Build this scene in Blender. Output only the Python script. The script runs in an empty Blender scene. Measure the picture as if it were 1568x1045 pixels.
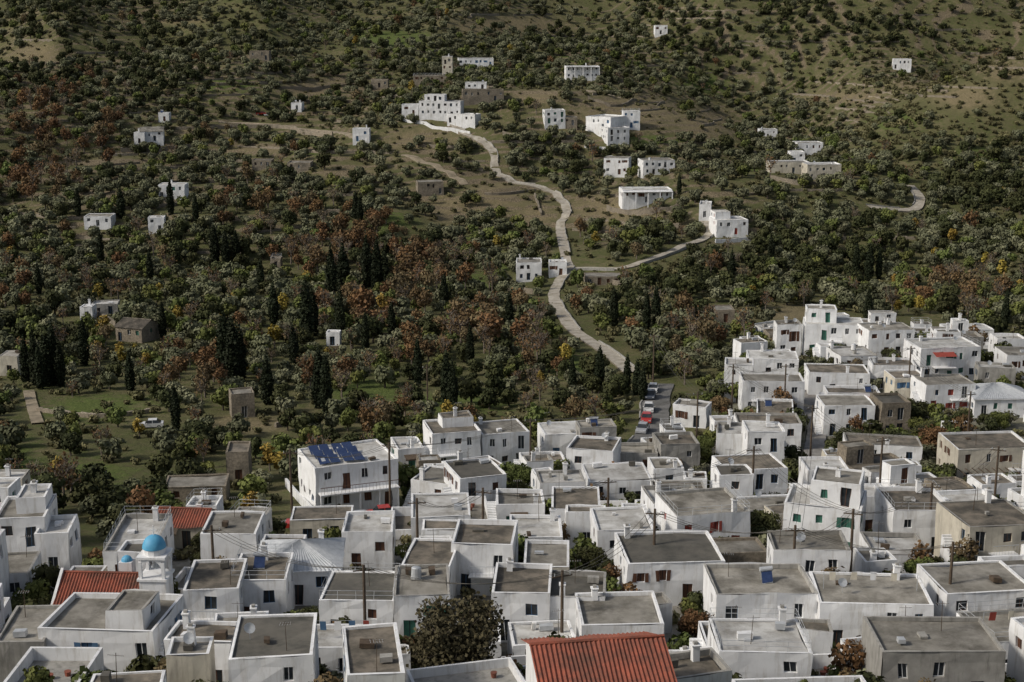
import bpy, math, random
import numpy as np
from mathutils import Vector, noise, Matrix
random.seed(11); np.random.seed(11)
scene = bpy.context.scene
COL = scene.collection
R = random.random
def U(a, b): return random.uniform(a, b)
CAMZ = 120.0; PD=13.0; PITCH = math.radians(PD); F = 1568*50/36.0

# ------------------------------------------------------------------ terrain
PR = [(-3000,-60),(-300,-40),(-50,0),(0,10),(30,25),(60,37)]
for v_,s_ in [(1045,118),(960,129),(870,146),(740,200),(600,272),(500,340),(400,430),(300,512),(200,605),(100,725),(0,900)]:
    a_=PITCH+math.atan((v_-522.5)/F); PR.append((s_*math.cos(a_),s_*math.sin(a_)))
PR += [(1100,-38),(1500,-150),(2200,-330),(4000,-560)]
def prof(y):
    for i in range(len(PR)-1):
        if y <= PR[i+1][0]: break
    x0,a = PR[i]; x1,b = PR[i+1]
    h = x1-x0; t = min(max((y-x0)/h,0),1)
    def sl(k):
        if k<=0 or k>=len(PR)-1: return 0.0
        return (PR[k+1][1]-PR[k-1][1])/(PR[k+1][0]-PR[k-1][0])
    m0,m1 = sl(i)*h, sl(i+1)*h
    return (2*t**3-3*t**2+1)*a+(t**3-2*t**2+t)*m0+(-2*t**3+3*t**2)*b+(t**3-t**2)*m1
def ss(a,b,x):
    t=min(max((x-a)/(b-a),0),1); return t*t*(3-2*t)
def gs(x,y,cx,cy,sx,sy,h): return h*math.exp(-((x-cx)/sx)**2-((y-cy)/sy)**2)
def nz(x,y,s,o=0.0): return noise.noise(Vector((x/s+o,y/s-o*1.7,o)))
def height0(x,y):
    z = CAMZ-prof(y)
    z += gs(x,y,85,270,50,34,5)
    z += gs(x,y,25,600,75,60,15)
    z += gs(x,y,62,500,30,30,8)
    z -= gs(x,y,120,710,50,100,32)
    # right-hand spur running down to the left, with a dark valley behind it
    t=(x-125)/150.0; yr=565+50*t
    z += 42*ss(-.1,1.2,t)*math.exp(-((y-yr-25)/50)**2)
    z += gs(x,y,300,900,130,90,30)
    z -= gs(x,y,-50,400,60,60,3)
    z += gs(x,y,-190,760,90,110,14)
    if x<-120 and y>400: z += (-x-120)*0.05*ss(400,600,y)
    a = ss(265,430,y)
    z += a*(nz(x,y,80,3.1)*8+nz(x,y,28,9.2)*2.2)
    b = ss(620,800,y)
    if b>0:
        z += b*((1-abs(nz(x,y*0.6,120,5.5))*2)*20-9)
    return z
def terr_mask(x,y):
    return ss(400,470,y)*(1-ss(900,1000,y))*ss(-0.25,0.1,nz(x,y,110,17.3)+0.15)
TS=2.0
def height(x,y):
    z = height0(x,y)
    m = terr_mask(x,y)*0.8
    if m>0:
        t=z/TS; fl=math.floor(t); fr=t-fl
        z2 = TS*(fl+ss(0.65,1.0,fr)); z = z*(1-m)+z2*m
    return z
def riser(x,y):
    m = terr_mask(x,y); fr=(height0(x,y)/TS)%1.0
    return m*ss(0.62,0.72,fr)*(1-ss(0.97,1.0,fr))

cp,sp = math.cos(PITCH),math.sin(PITCH)
def G(u,v):
    """survey helper: ground point seen along a bearing"""
    a=(u-784)/F; b=-(v-522.5)/F
    d=Vector((a, cp+b*sp, -sp+b*cp)); d.normalize()
    t=70.0; p=None
    while t<2500:
        q=d*t
        if CAMZ+q.z < height(q.x,q.y):
            lo,hi=t-2.5,t
            for _ in range(12):
                m=(lo+hi)/2; q=d*m
                if CAMZ+q.z<height(q.x,q.y): hi=m
                else: lo=m
            q=d*hi; return q.x,q.y,hi
        t+=2.5
    return q.x,q.y,t
def proj(x,y,z):
    z-=CAMZ
    f=y*cp-z*sp; up=y*sp+z*cp
    return 784+F*x/f, 522.5-F*up/f

# ------------------------------------------------------------------ materials
def newmat(name):
    m=bpy.data.materials.new(name); m.use_nodes=True
    nt=m.node_tree; b=nt.nodes['Principled BSDF']
    return m,nt,b
def mixc(nt,fac,a,b,mode='MIX'):
    n=nt.nodes.new('ShaderNodeMix'); n.data_type='RGBA'; n.blend_type=mode
    for s,val in ((n.inputs[0],fac),(n.inputs[6],a),(n.inputs[7],b)):
        if isinstance(val,bpy.types.NodeSocket): nt.links.new(val,s)
        elif isinstance(val,(int,float)): s.default_value=val
        else: s.default_value=(*val,1)
    return n.outputs[2]
def ramp(nt,src,p0,p1):
    n=nt.nodes.new('ShaderNodeMapRange'); n.inputs[1].default_value=p0; n.inputs[2].default_value=p1
    nt.links.new(src,n.inputs[0]); return n.outputs[0]
def nnoise(nt,scale,detail=4,vec=None,rough=0.6):
    n=nt.nodes.new('ShaderNodeTexNoise'); n.inputs['Scale'].default_value=scale
    n.inputs['Detail'].default_value=detail; n.inputs['Roughness'].default_value=rough
    if vec is None:
        g=nt.nodes.new('ShaderNodeNewGeometry'); vec=g.outputs['Position']
    nt.links.new(vec,n.inputs['Vector']); return n.outputs[0]
def mapping(nt,sc):
    g=nt.nodes.new('ShaderNodeNewGeometry'); m=nt.nodes.new('ShaderNodeMapping')
    m.inputs['Scale'].default_value=sc; nt.links.new(g.outputs['Position'],m.inputs['Vector']); return m.outputs[0]
def objrand(nt):
    return nt.nodes.new('ShaderNodeObjectInfo').outputs['Random']
def bump(nt,b,src,st,dist=0.05):
    n=nt.nodes.new('ShaderNodeBump'); n.inputs['Strength'].default_value=st; n.inputs['Distance'].default_value=dist
    nt.links.new(src,n.inputs['Height']); nt.links.new(n.outputs[0],b.inputs['Normal'])
def surf(name,c1,c2,scale=1.2,stain=None,streak=False,rough=0.85,bmp=0.0,rnd=0.0,metal=0,sr=(.5,.72)):
    m,nt,b=newmat(name)
    f=ramp(nt,nnoise(nt,scale,4),0.35,0.68)
    c=mixc(nt,f,c1,c2)
    if stain:
        f2=ramp(nt,nnoise(nt,0.35 if not streak else 1.0,6,mapping(nt,(1.6,1.6,0.25)) if streak else None,.72),*sr)
        c=mixc(nt,f2,c,stain)
    if rnd>0:
        r=ramp(nt,objrand(nt),0,1)
        k=nt.nodes.new('ShaderNodeMapRange'); k.inputs[3].default_value=1-rnd; k.inputs[4].default_value=1.0
        nt.links.new(r,k.inputs[0])
        cc=nt.nodes.new('ShaderNodeCombineColor')
        for i in range(3): nt.links.new(k.outputs[0],cc.inputs[i])
        c=mixc(nt,1.0,c,cc.outputs[0],'MULTIPLY')
    nt.links.new(c,b.inputs['Base Color']); b.inputs['Roughness'].default_value=rough
    b.inputs['Metallic'].default_value=metal
    if bmp: bump(nt,b,nnoise(nt,scale*6,3),bmp)
    return m
HM=['white','cream','stone','concrete','roof_earth','roof_grey','roof_white','roof_dark','glass','brown','blue','green','red','tile','metal','dome','pv','wood']
MATS=[
 surf('whitewash',(0.81,0.82,0.83),(0.70,0.71,0.72),0.7,(0.43,0.405,0.36),True,rnd=0.14,sr=(.50,.80)),
 surf('cream_plaster',(0.62,0.58,0.48),(0.5,0.46,0.38),0.8,(0.34,0.31,0.26),True,rnd=0.25),
 surf('rubble_stone',(0.34,0.29,0.22),(0.17,0.145,0.11),3.0,(0.10,0.09,0.07),bmp=0.8,rnd=0.3),
 surf('bare_concrete',(0.38,0.37,0.34),(0.27,0.26,0.24),1.0,(0.16,0.155,0.14),True,rnd=0.2),
 surf('earth_roof',(0.24,0.205,0.16),(0.14,0.125,0.10),0.7,(0.07,0.062,0.048),rnd=0.35,sr=(.43,.66)),
 surf('grey_roof_screed',(0.36,0.34,0.30),(0.24,0.225,0.19),0.6,(0.115,0.105,0.085),rnd=0.35,sr=(.42,.66)),
 surf('painted_roof',(0.62,0.62,0.60),(0.45,0.44,0.42),0.5,(0.22,0.205,0.175),rnd=0.25,sr=(.44,.7)),
 surf('dark_roof',(0.13,0.12,0.10),(0.085,0.08,0.068),0.8,(0.04,0.042,0.033),rnd=0.3),
 surf('window_glass',(0.02,0.025,0.03),(0.04,0.045,0.05),1.0,rough=0.15),
 surf('brown_shutter',(0.13,0.055,0.03),(0.09,0.04,0.02),2.0,rnd=0.4),
 surf('blue_shutter',(0.05,0.12,0.24),(0.08,0.17,0.28),2.0,rnd=0.3),
 surf('green_shutter',(0.03,0.12,0.09),(0.05,0.17,0.12),2.0,rnd=0.3),
 surf('red_awning',(0.36,0.06,0.04),(0.26,0.05,0.035),1.5,rnd=0.2),
 surf('clay_tile',(0.30,0.08,0.045),(0.17,0.055,0.035),1.6,(0.10,0.045,0.03),bmp=0.5,sr=(.44,.66)),
 surf('galvanised_metal',(0.5,0.52,0.54),(0.38,0.4,0.42),2.0,rough=0.45,metal=0.2),
 surf('blue_dome_paint',(0.07,0.3,0.5),(0.1,0.36,0.56),2.0,rough=0.6),
 surf('solar_panel',(0.02,0.035,0.09),(0.03,0.05,0.12),3.0,rough=0.15),
 surf('old_wood',(0.10,0.07,0.045),(0.055,0.04,0.028),3.0),
]
MI={n:i for i,n in enumerate(HM)}

def foliage(name,c_dark,c_light,hv=0.03,vv=0.5,alt=None):
    m,nt,b=newmat(name)
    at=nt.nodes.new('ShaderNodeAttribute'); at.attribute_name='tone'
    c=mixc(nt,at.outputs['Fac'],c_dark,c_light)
    oi=objrand(nt)
    if alt: 
        c=mixc(nt,ramp(nt,oi,0.45,1.0),c,alt)
    h=nt.nodes.new('ShaderNodeHueSaturation')
    mr=nt.nodes.new('ShaderNodeMapRange'); mr.inputs[3].default_value=0.5-hv; mr.inputs[4].default_value=0.5+hv
    nt.links.new(oi,mr.inputs[0]); nt.links.new(mr.outputs[0],h.inputs['Hue'])
    ml=nt.nodes.new('ShaderNodeMath'); ml.operation='MULTIPLY'; ml.inputs[1].default_value=17.31; nt.links.new(oi,ml.inputs[0])
    fr=nt.nodes.new('ShaderNodeMath'); fr.operation='FRACT'; nt.links.new(ml.outputs[0],fr.inputs[0])
    mv=nt.nodes.new('ShaderNodeMapRange'); mv.inputs[3].default_value=1-vv*0.6; mv.inputs[4].default_value=1+vv*0.6
    nt.links.new(fr.outputs[0],mv.inputs[0]); nt.links.new(mv.outputs[0],h.inputs['Value'])
    nt.links.new(c,h.inputs['Color']); nt.links.new(h.outputs[0],b.inputs['Base Color'])
    b.inputs['Roughness'].default_value=0.75; b.inputs['Specular IOR Level'].default_value=0.15
    return m
M_olive=foliage('olive_leaves',(0.062,0.066,0.036),(0.185,0.19,0.115),0.012,0.5,alt=(0.10,0.104,0.056))
M_dark=foliage('evergreen_leaves',(0.018,0.023,0.010),(0.07,0.075,0.028),0.015,0.4)
M_green=foliage('green_leaves',(0.052,0.064,0.019),(0.15,0.17,0.05),0.02,0.4)
M_autumn=foliage('autumn_leaves',(0.075,0.050,0.026),(0.195,0.115,0.05),0.012,0.4,alt=(0.145,0.108,0.062))
M_yellow=foliage('yellow_leaves',(0.15,0.11,0.025),(0.34,0.25,0.055),0.015,0.4)
M_cyp=foliage('cypress_leaves',(0.008,0.012,0.006),(0.028,0.036,0.016),0.01,0.3)
M_scrub=foliage('scrub_leaves',(0.06,0.062,0.028),(0.155,0.15,0.07),0.02,0.5,alt=(0.145,0.122,0.065))
M_bark=surf('bark',(0.10,0.08,0.06),(0.055,0.045,0.035),4)
M_twig=surf('twigs',(0.21,0.175,0.14),(0.13,0.105,0.085),4,rnd=0.3)

# ------------------------------------------------------------------ mesh accumulator
class Acc:
    def __init__(s): s.v=[]; s.f=[]; s.m=[]
    def poly(s,pts,mat=0):
        i=len(s.v); s.v+= [tuple(p) for p in pts]; s.f.append(tuple(range(i,i+len(pts)))); s.m.append(mat)
    def box(s,x0,x1,y0,y1,z0,z1,mat=0,bottom=True):
        c=[(x0,y0,z0),(x1,y0,z0),(x1,y1,z0),(x0,y1,z0),(x0,y0,z1),(x1,y0,z1),(x1,y1,z1),(x0,y1,z1)]
        i=len(s.v); s.v+=c
        fs=[(0,1,5,4),(1,2,6,5),(2,3,7,6),(3,0,4,7),(4,5,6,7)]
        if bottom: fs.append((3,2,1,0))
        for f in fs: s.f.append(tuple(i+k for k in f)); s.m.append(mat)
    def tube(s,p0,p1,r0,r1,n=6,mat=0,cap=True):
        p0=Vector(p0);p1=Vector(p1); d=(p1-p0)
        if d.length<1e-6: return
        d.normalize(); a=d.orthogonal().normalized(); b=d.cross(a)
        i=len(s.v)
        for p,r in ((p0,r0),(p1,r1)):
            for k in range(n):
                t=2*math.pi*k/n; s.v.append(tuple(p+a*math.cos(t)*r+b*math.sin(t)*r))
        for k in range(n):
            k2=(k+1)%n; s.f.append((i+k,i+k2,i+n+k2,i+n+k)); s.m.append(mat)
        if cap:
            s.f.append(tuple(i+n+k for k in range(n))); s.m.append(mat)
            s.f.append(tuple(i+n-1-k for k in range(n))); s.m.append(mat)
    def dome(s,c,r,hz,n=16,rings=6,mat=0,smooth=False):
        i=len(s.v)
        for j in range(rings):
            t=j/rings*math.pi/2
            for k in range(n):
                a=2*math.pi*k/n; s.v.append((c[0]+r*math.cos(t)*math.cos(a),c[1]+r*math.cos(t)*math.sin(a),c[2]+hz*math.sin(t)))
        s.v.append((c[0],c[1],c[2]+hz)); top=len(s.v)-1
        for j in range(rings-1):
            for k in range(n):
                k2=(k+1)%n; s.f.append((i+j*n+k,i+j*n+k2,i+(j+1)*n+k2,i+(j+1)*n+k)); s.m.append(mat)
        for k in range(n):
            s.f.append((i+(rings-1)*n+k,i+(rings-1)*n+(k+1)%n,top)); s.m.append(mat)
    def facade(s,o,ud,W,z0,z1,ops,mat,depth=0.2):
        nx,ny=ud[1],-ud[0]
        def P(u,z,dp=0.0): return (o[0]+ud[0]*u-nx*dp,o[1]+ud[1]*u-ny*dp,z)
        us=sorted(set([0,W]+[q for op in ops for q in op[:2]])); zs=sorted(set([z0,z1]+[q for op in ops for q in op[2:4]]))
        for a,b in zip(us,us[1:]):
            for c,d in zip(zs,zs[1:]):
                mu,mz=(a+b)/2,(c+d)/2
                if any(op[0]<mu<op[1] and op[2]<mz<op[3] for op in ops): continue
                s.poly([P(a,c),P(b,c),P(b,d),P(a,d)],mat)
        for (a,b,c,d,k) in ops:
            dp=depth
            s.poly([P(a,c),P(a,c,dp),P(a,d,dp),P(a,d)],mat); s.poly([P(b,c,dp),P(b,c),P(b,d),P(b,d,dp)],mat)
            s.poly([P(a,d,dp),P(b,d,dp),P(b,d),P(a,d)],mat); s.poly([P(a,c),P(b,c),P(b,c,dp),P(a,c,dp)],mat)
            fk=k if k!='glass' else random.choice(['white','brown','white','blue'])
            s.poly([P(a,c,dp),P(b,c,dp),P(b,d,dp),P(a,d,dp)],MI['glass'] if k in('glass','arch') else MI[k])
            if k=='glass':
                w=0.06
                for (e,f,g,h) in ((a,a+w,c,d),(b-w,b,c,d),((a+b)/2-w/2,(a+b)/2+w/2,c+w,d-w),(a+w,b-w,c,c+w),(a+w,b-w,d-w,d)):
                    s.poly([P(e,g,dp-0.04),P(f,g,dp-0.04),P(f,h,dp-0.04),P(e,h,dp-0.04)],MI[fk])
            elif k!='arch':
                mid=(a+b)/2
                s.poly([P(mid-0.03,c+0.02,dp-0.03),P(mid+0.03,c+0.02,dp-0.03),P(mid+0.03,d-0.02,dp-0.03),P(mid-0.03,d-0.02,dp-0.03)],MI['glass'])
                if c>.6 and random.random()<.3:
                    w=(b-a)/2
                    for (e,f) in ((a-w-.02,a-.02),(b+.02,b+w+.02)):
                        s.poly([P(e,c,-.04),P(f,c,-.04),P(f,d,-.04),P(e,d,-.04)],MI[k])
def mesh_obj(name,acc,mats,loc=(0,0,0),rot=0,parent=None,wob=0.0,link=True,smooth=False):
    me=bpy.data.meshes.new(name); v=acc.v
    if wob:
        v=[(x+wob*nz(x+z,y,1.7,loc[0]*.13),y+wob*nz(x,y+z,1.9,loc[1]*.17+5),z+wob*1.5*nz(x,y,2.3,loc[0]*.2+9)) for x,y,z in v]
    me.from_pydata(v,[],acc.f); 
    for m in mats: me.materials.append(m)
    me.polygons.foreach_set('material_index',acc.m)
    if smooth: me.polygons.foreach_set('use_smooth',[True]*len(acc.f))
    me.update()
    ob=bpy.data.objects.new(name,me); ob.location=loc; ob.rotation_euler=(0,0,rot)
    if parent: ob.parent=parent
    if link: COL.objects.link(ob)
    return ob

# ------------------------------------------------------------------ houses
FOOT=[]
VIS=[]
def corners(f,e=0):
    cx,cy,hw,hd,r=f; c,s=math.cos(r),math.sin(r)
    return [(cx+c*a*(hw+e)-s*b*(hd+e),cy+s*a*(hw+e)+c*b*(hd+e)) for a,b in ((-1,-1),(1,-1),(1,1),(-1,1))]
def overlap(f,g,e=0.0):
    if (f[0]-g[0])**2+(f[1]-g[1])**2>(math.hypot(f[2],f[3])+math.hypot(g[2],g[3])+e*1.5)**2: return False
    A=corners(f,e); B=corners(g)
    for r in (f[4],g[4]):
        for ax in ((math.cos(r),math.sin(r)),(-math.sin(r),math.cos(r))):
            a=[p[0]*ax[0]+p[1]*ax[1] for p in A]; b=[p[0]*ax[0]+p[1]*ax[1] for p in B]
            if max(a)<min(b) or max(b)<min(a): return False
    return True
def gen_ops(W,H,front,lo=0.0,dens=0.75,shut=None):
    ops=[]; st=max(1,int(round(H/3.1)))
    sh=H/st
    n=max(1,int((W-0.6)/2.1)); cw=(W-0.6)/n
    for k in range(st):
        door=random.randrange(n) if front and (k==0 or R()<0.5) else -1
        for i in range(n):
            c=0.3+cw*(i+0.5)+U(-0.3,0.3)
            kind=shut if R()<0.6 else 'glass'
            if i==door: ops.append((c-0.5,c+0.5,k*sh+0.06,k*sh+2.15,kind))
            elif R()<dens and cw>1.5:
                w=U(0.3,0.55); wh=U(.85,1.3); b_=max(.5,sh-U(.45,.75)-wh); ops.append((c-w,c+w,k*sh+b_,k*sh+b_+wh,kind))
    return [o for o in ops if o[3]<H-0.1 and o[0]>0.15 and o[1]<W-0.15]
def chimney(a,x,y,z):
    h=U(0.8,1.5); a.box(x-.25,x+.25,y-.25,y+.25,z,z+h,0,False); a.box(x-.33,x+.33,y-.33,y+.33,z+h,z+h+.1,0)
    a.box(x-.15,x+.15,y-.15,y+.15,z+h+.1,z+h+.3,MI['concrete'])
def heater(a,x,y,z):
    a.tube((x-.6,y+.45,z+1.0),(x+.6,y+.45,z+1.0),.22,.22,10,MI['metal'])
    p=[(x-.5,y-.6,z+.15),(x+.5,y-.6,z+.15),(x+.5,y+.35,z+.85),(x-.5,y+.35,z+.85)]
    a.poly(p,MI['pv']); a.poly([(q[0],q[1],q[2]-.08) for q in p[::-1]],MI['metal'])
    for sx in(-.45,.45):
        a.tube((x+sx,y+.45,z),(x+sx,y+.45,z+.9),.03,.03,4,MI['metal']); a.tube((x+sx,y-.55,z),(x+sx,y-.55,z+.15),.03,.03,4,MI['metal'])
def antenna(a,x,y,z):
    a.tube((x,y,z),(x,y,z+2.4),.035,.025,4,MI['wood'])
    a.tube((x-.5,y,z+2.2),(x+.5,y,z+2.2),.02,.02,3,MI['wood'])
    for k in range(5): a.tube((x-.4+.2*k,y-.25,z+2.2),(x-.4+.2*k,y+.25,z+2.2),.012,.012,3,MI['metal'])
def dish(a,x,y,z):
    a.tube((x,y,z),(x,y,z+.8),.03,.03,4,MI['metal']); n=12; c=Vector((x,y-.12,z+.95)); d=Vector((.2,-.8,.55)).normalized(); e=d.orthogonal().normalized(); g=d.cross(e)
    rim=[tuple(c+d*.12+e*math.cos(2*math.pi*k/n)*.42+g*math.sin(2*math.pi*k/n)*.42) for k in range(n)]
    for k in range(n): a.poly([tuple(c),rim[k],rim[(k+1)%n]],MI['metal'])
    a.tube(c,c+d*.45,.015,.015,3,MI['metal'])
def tank(a,x,y,z):
    a.tube((x,y,z+.1),(x,y,z+1.1),.45,.45,12,random.choice([MI['metal'],0,0])); a.dome((x,y,z+1.1),.45,.15,12,3,MI['metal'])
    a.box(x-.5,x+.5,y-.5,y+.5,z,z+.1,MI['concrete'])
def railing(a,x0,x1,y0,y1,z):
    P=[(x0,y0),(x1,y0),(x1,y1),(x0,y1)]
    for k in range(4):
        p,q=P[k],P[(k+1)%4]
        for zz in(.45,.85): a.tube((*p,z+zz),(*q,z+zz),.022,.022,3,MI['metal'])
        L=math.hypot(q[0]-p[0],q[1]-p[1]); n=max(1,int(L/1.4))
        for i in range(n):
            t=i/n; a.tube((p[0]+(q[0]-p[0])*t,p[1]+(q[1]-p[1])*t,z),(p[0]+(q[0]-p[0])*t,p[1]+(q[1]-p[1])*t,z+.85),.022,.022,3,MI['metal'])
def block(a,x0,x1,y0,y1,zb,z0,H,wall,roof,shut,par=0.3,dens=0.75,front=True):
    top=z0+H+par; t=0.22
    W=x1-x0; D=y1-y0
    for (o,ud,L,fr) in (((x0,y0),(1,0),W,front),((x1,y0),(0,1),D,False),((x1,y1),(-1,0),W,False),((x0,y1),(0,-1),D,False)):
        ops=[(p,q,r+z0,s_+z0,k) for p,q,r,s_,k in gen_ops(L,H,fr,dens=dens if fr else dens*0.8,shut=shut)]
        a.facade(o,ud,L,zb,top,ops,MI[wall])
    wt=0 if wall in('white','cream') else MI[wall]
    if wt==0 and R()<.25: wt=MI['concrete']
    O=[(x0,y0),(x1,y0),(x1,y1),(x0,y1)]; I=[(x0+t,y0+t),(x1-t,y0+t),(x1-t,y1-t),(x0+t,y1-t)]
    for k in range(4):
        k2=(k+1)%4
        a.poly([(*O[k],top),(*O[k2],top),(*I[k2],top),(*I[k],top)],wt)
        a.poly([(*I[k],top),(*I[k2],top),(*I[k2],z0+H),(*I[k],z0+H)],wt)
    if R()<.10 and W>3: railing(a,x0+.1,x1-.1,y0+.1,y1-.1,top)
    nx=max(2,int(W/2.5)); ny=max(2,int(D/2.5))
    i=len(a.v)
    for jy in range(ny+1):
        for ix in range(nx+1):
            e=0 if ix in(0,nx) or jy in(0,ny) else U(-.05,.09)
            a.v.append((I[0][0]+(I[1][0]-I[0][0])*ix/nx,I[0][1]+(I[3][1]-I[0][1])*jy/ny,z0+H+e))
    for jy in range(ny):
        for ix in range(nx):
            q=i+jy*(nx+1)+ix; a.f.append((q,q+1,q+nx+2,q+nx+1)); a.m.append(MI[roof])
def stairs(a,x,y0,zt,n=None,w=1.0):
    n=int(zt/0.2)
    for k in range(n):
        a.box(x,x+w,y0-(k+1)*0.28,y0-k*0.28-0.001,-1.5,zt-0.2*(k+1),0,False)
def corr(a,P00,P10,P01,P11,n,mat,amp=0.05):
    P00,P10,P01,P11=map(Vector,(P00,P10,P01,P11))
    nrm=(P10-P00).cross(P01-P00).normalized()
    if nrm.z<0: nrm=-nrm
    i=len(a.v); m=n*4
    for k in range(m+1):
        t=k/m; o=nrm*(amp*math.sin(2*math.pi*t*n))
        a.v.append(tuple(P00.lerp(P10,t)+o)); a.v.append(tuple(P01.lerp(P11,t)+o))
    for k in range(m):
        a.f.append((i+2*k,i+2*k+2,i+2*k+3,i+2*k+1)); a.m.append(mat)
def gable(a,x0,x1,y0,y1,z,rise,mat,wall,axis='x',ov=0.3):
    ym=(y0+y1)/2; n=max(6,int((x1-x0)/0.26))
    corr(a,(x0-ov,y0-ov,z-.05),(x1+ov,y0-ov,z-.05),(x0-ov,ym,z+rise),(x1+ov,ym,z+rise),n,mat)
    corr(a,(x0-ov,y1+ov,z-.05),(x1+ov,y1+ov,z-.05),(x0-ov,ym,z+rise),(x1+ov,ym,z+rise),n,mat)
    a.tube((x0-ov,ym,z+rise),(x1+ov,ym,z+rise),.13,.13,6,mat)
    for x in (x0,x1): a.poly([(x,y0,z-.1),(x,y1,z-.1),(x,ym,z+rise-.1)],wall)
def hip(a,x0,x1,y0,y1,z,rise,mat,ov=0.3):
    x0-=ov;x1+=ov;y0-=ov;y1+=ov; xm0=(x0+x1)/2-max(0,(x1-x0)-(y1-y0))/2; xm1=(x0+x1)/2+max(0,(x1-x0)-(y1-y0))/2; ym=(y0+y1)/2
    n=max(8,int((x1-x0)/0.4))
    corr(a,(x0,y0,z),(x1,y0,z),(xm0,ym,z+rise),(xm1,ym,z+rise),n,mat,0.03); corr(a,(x0,y1,z),(x1,y1,z),(xm0,ym,z+rise),(xm1,ym,z+rise),n,mat,0.03)
    corr(a,(x0,y0,z),(x0,y1,z),(xm0,ym,z+rise),(xm0+.01,ym,z+rise),n,mat,0.03); corr(a,(x1,y0,z),(x1,y1,z),(xm1,ym,z+rise),(xm1-.01,ym,z+rise),n,mat,0.03)
    a.box(x0,x1,y0,y1,z-.15,z-.05,0)
def clutter(a,w,d,z,p=1.0,near=True):
    hw,hd=w/2-.8,d/2-.8
    if hw<0.6 or hd<0.6: return
    if R()<.6*p: chimney(a,U(-hw,hw),random.choice([-hd,hd]),z)
    if R()<.07*p: heater(a,U(-hw,hw),U(-hd*.4,hd*.6),z)
    if R()<.45*p: antenna(a,U(-hw,hw),U(-hd,hd),z)
    if R()<.15*p: dish(a,U(-hw,hw),U(-hd,hd),z)
    if R()<.07*p: tank(a,U(-hw,hw),U(-hd,hd),z)
    for _ in range(4):
        if R()<.3*p:
            x=U(-hw,hw-.5); y=U(-hd,hd-.5); a.box(x,x+U(.3,1.3),y,y+U(.3,.9),z+.1,z+U(.25,.7),random.choice([MI['wood'],MI['metal'],MI['concrete'],0,MI['roof_dark']]))
    if R()<.10*p and w>6:
        a.tube((-hw,0,z),(-hw,0,z+1.7),.03,.03,4,MI['metal']); a.tube((hw,0,z),(hw,0,z+1.7),.03,.03,4,MI['metal']); a.tube((-hw,0,z+1.65),(hw,0,z+1.65),.012,.012,3,MI['metal'])
        for k in range(4):
            x=-hw+.5+k*(2*hw-1)/4; a.box(x,x+.5,-.02,.02,z+.9,z+1.63,random.choice([0,MI['blue'],MI['red'],1]))
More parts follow.
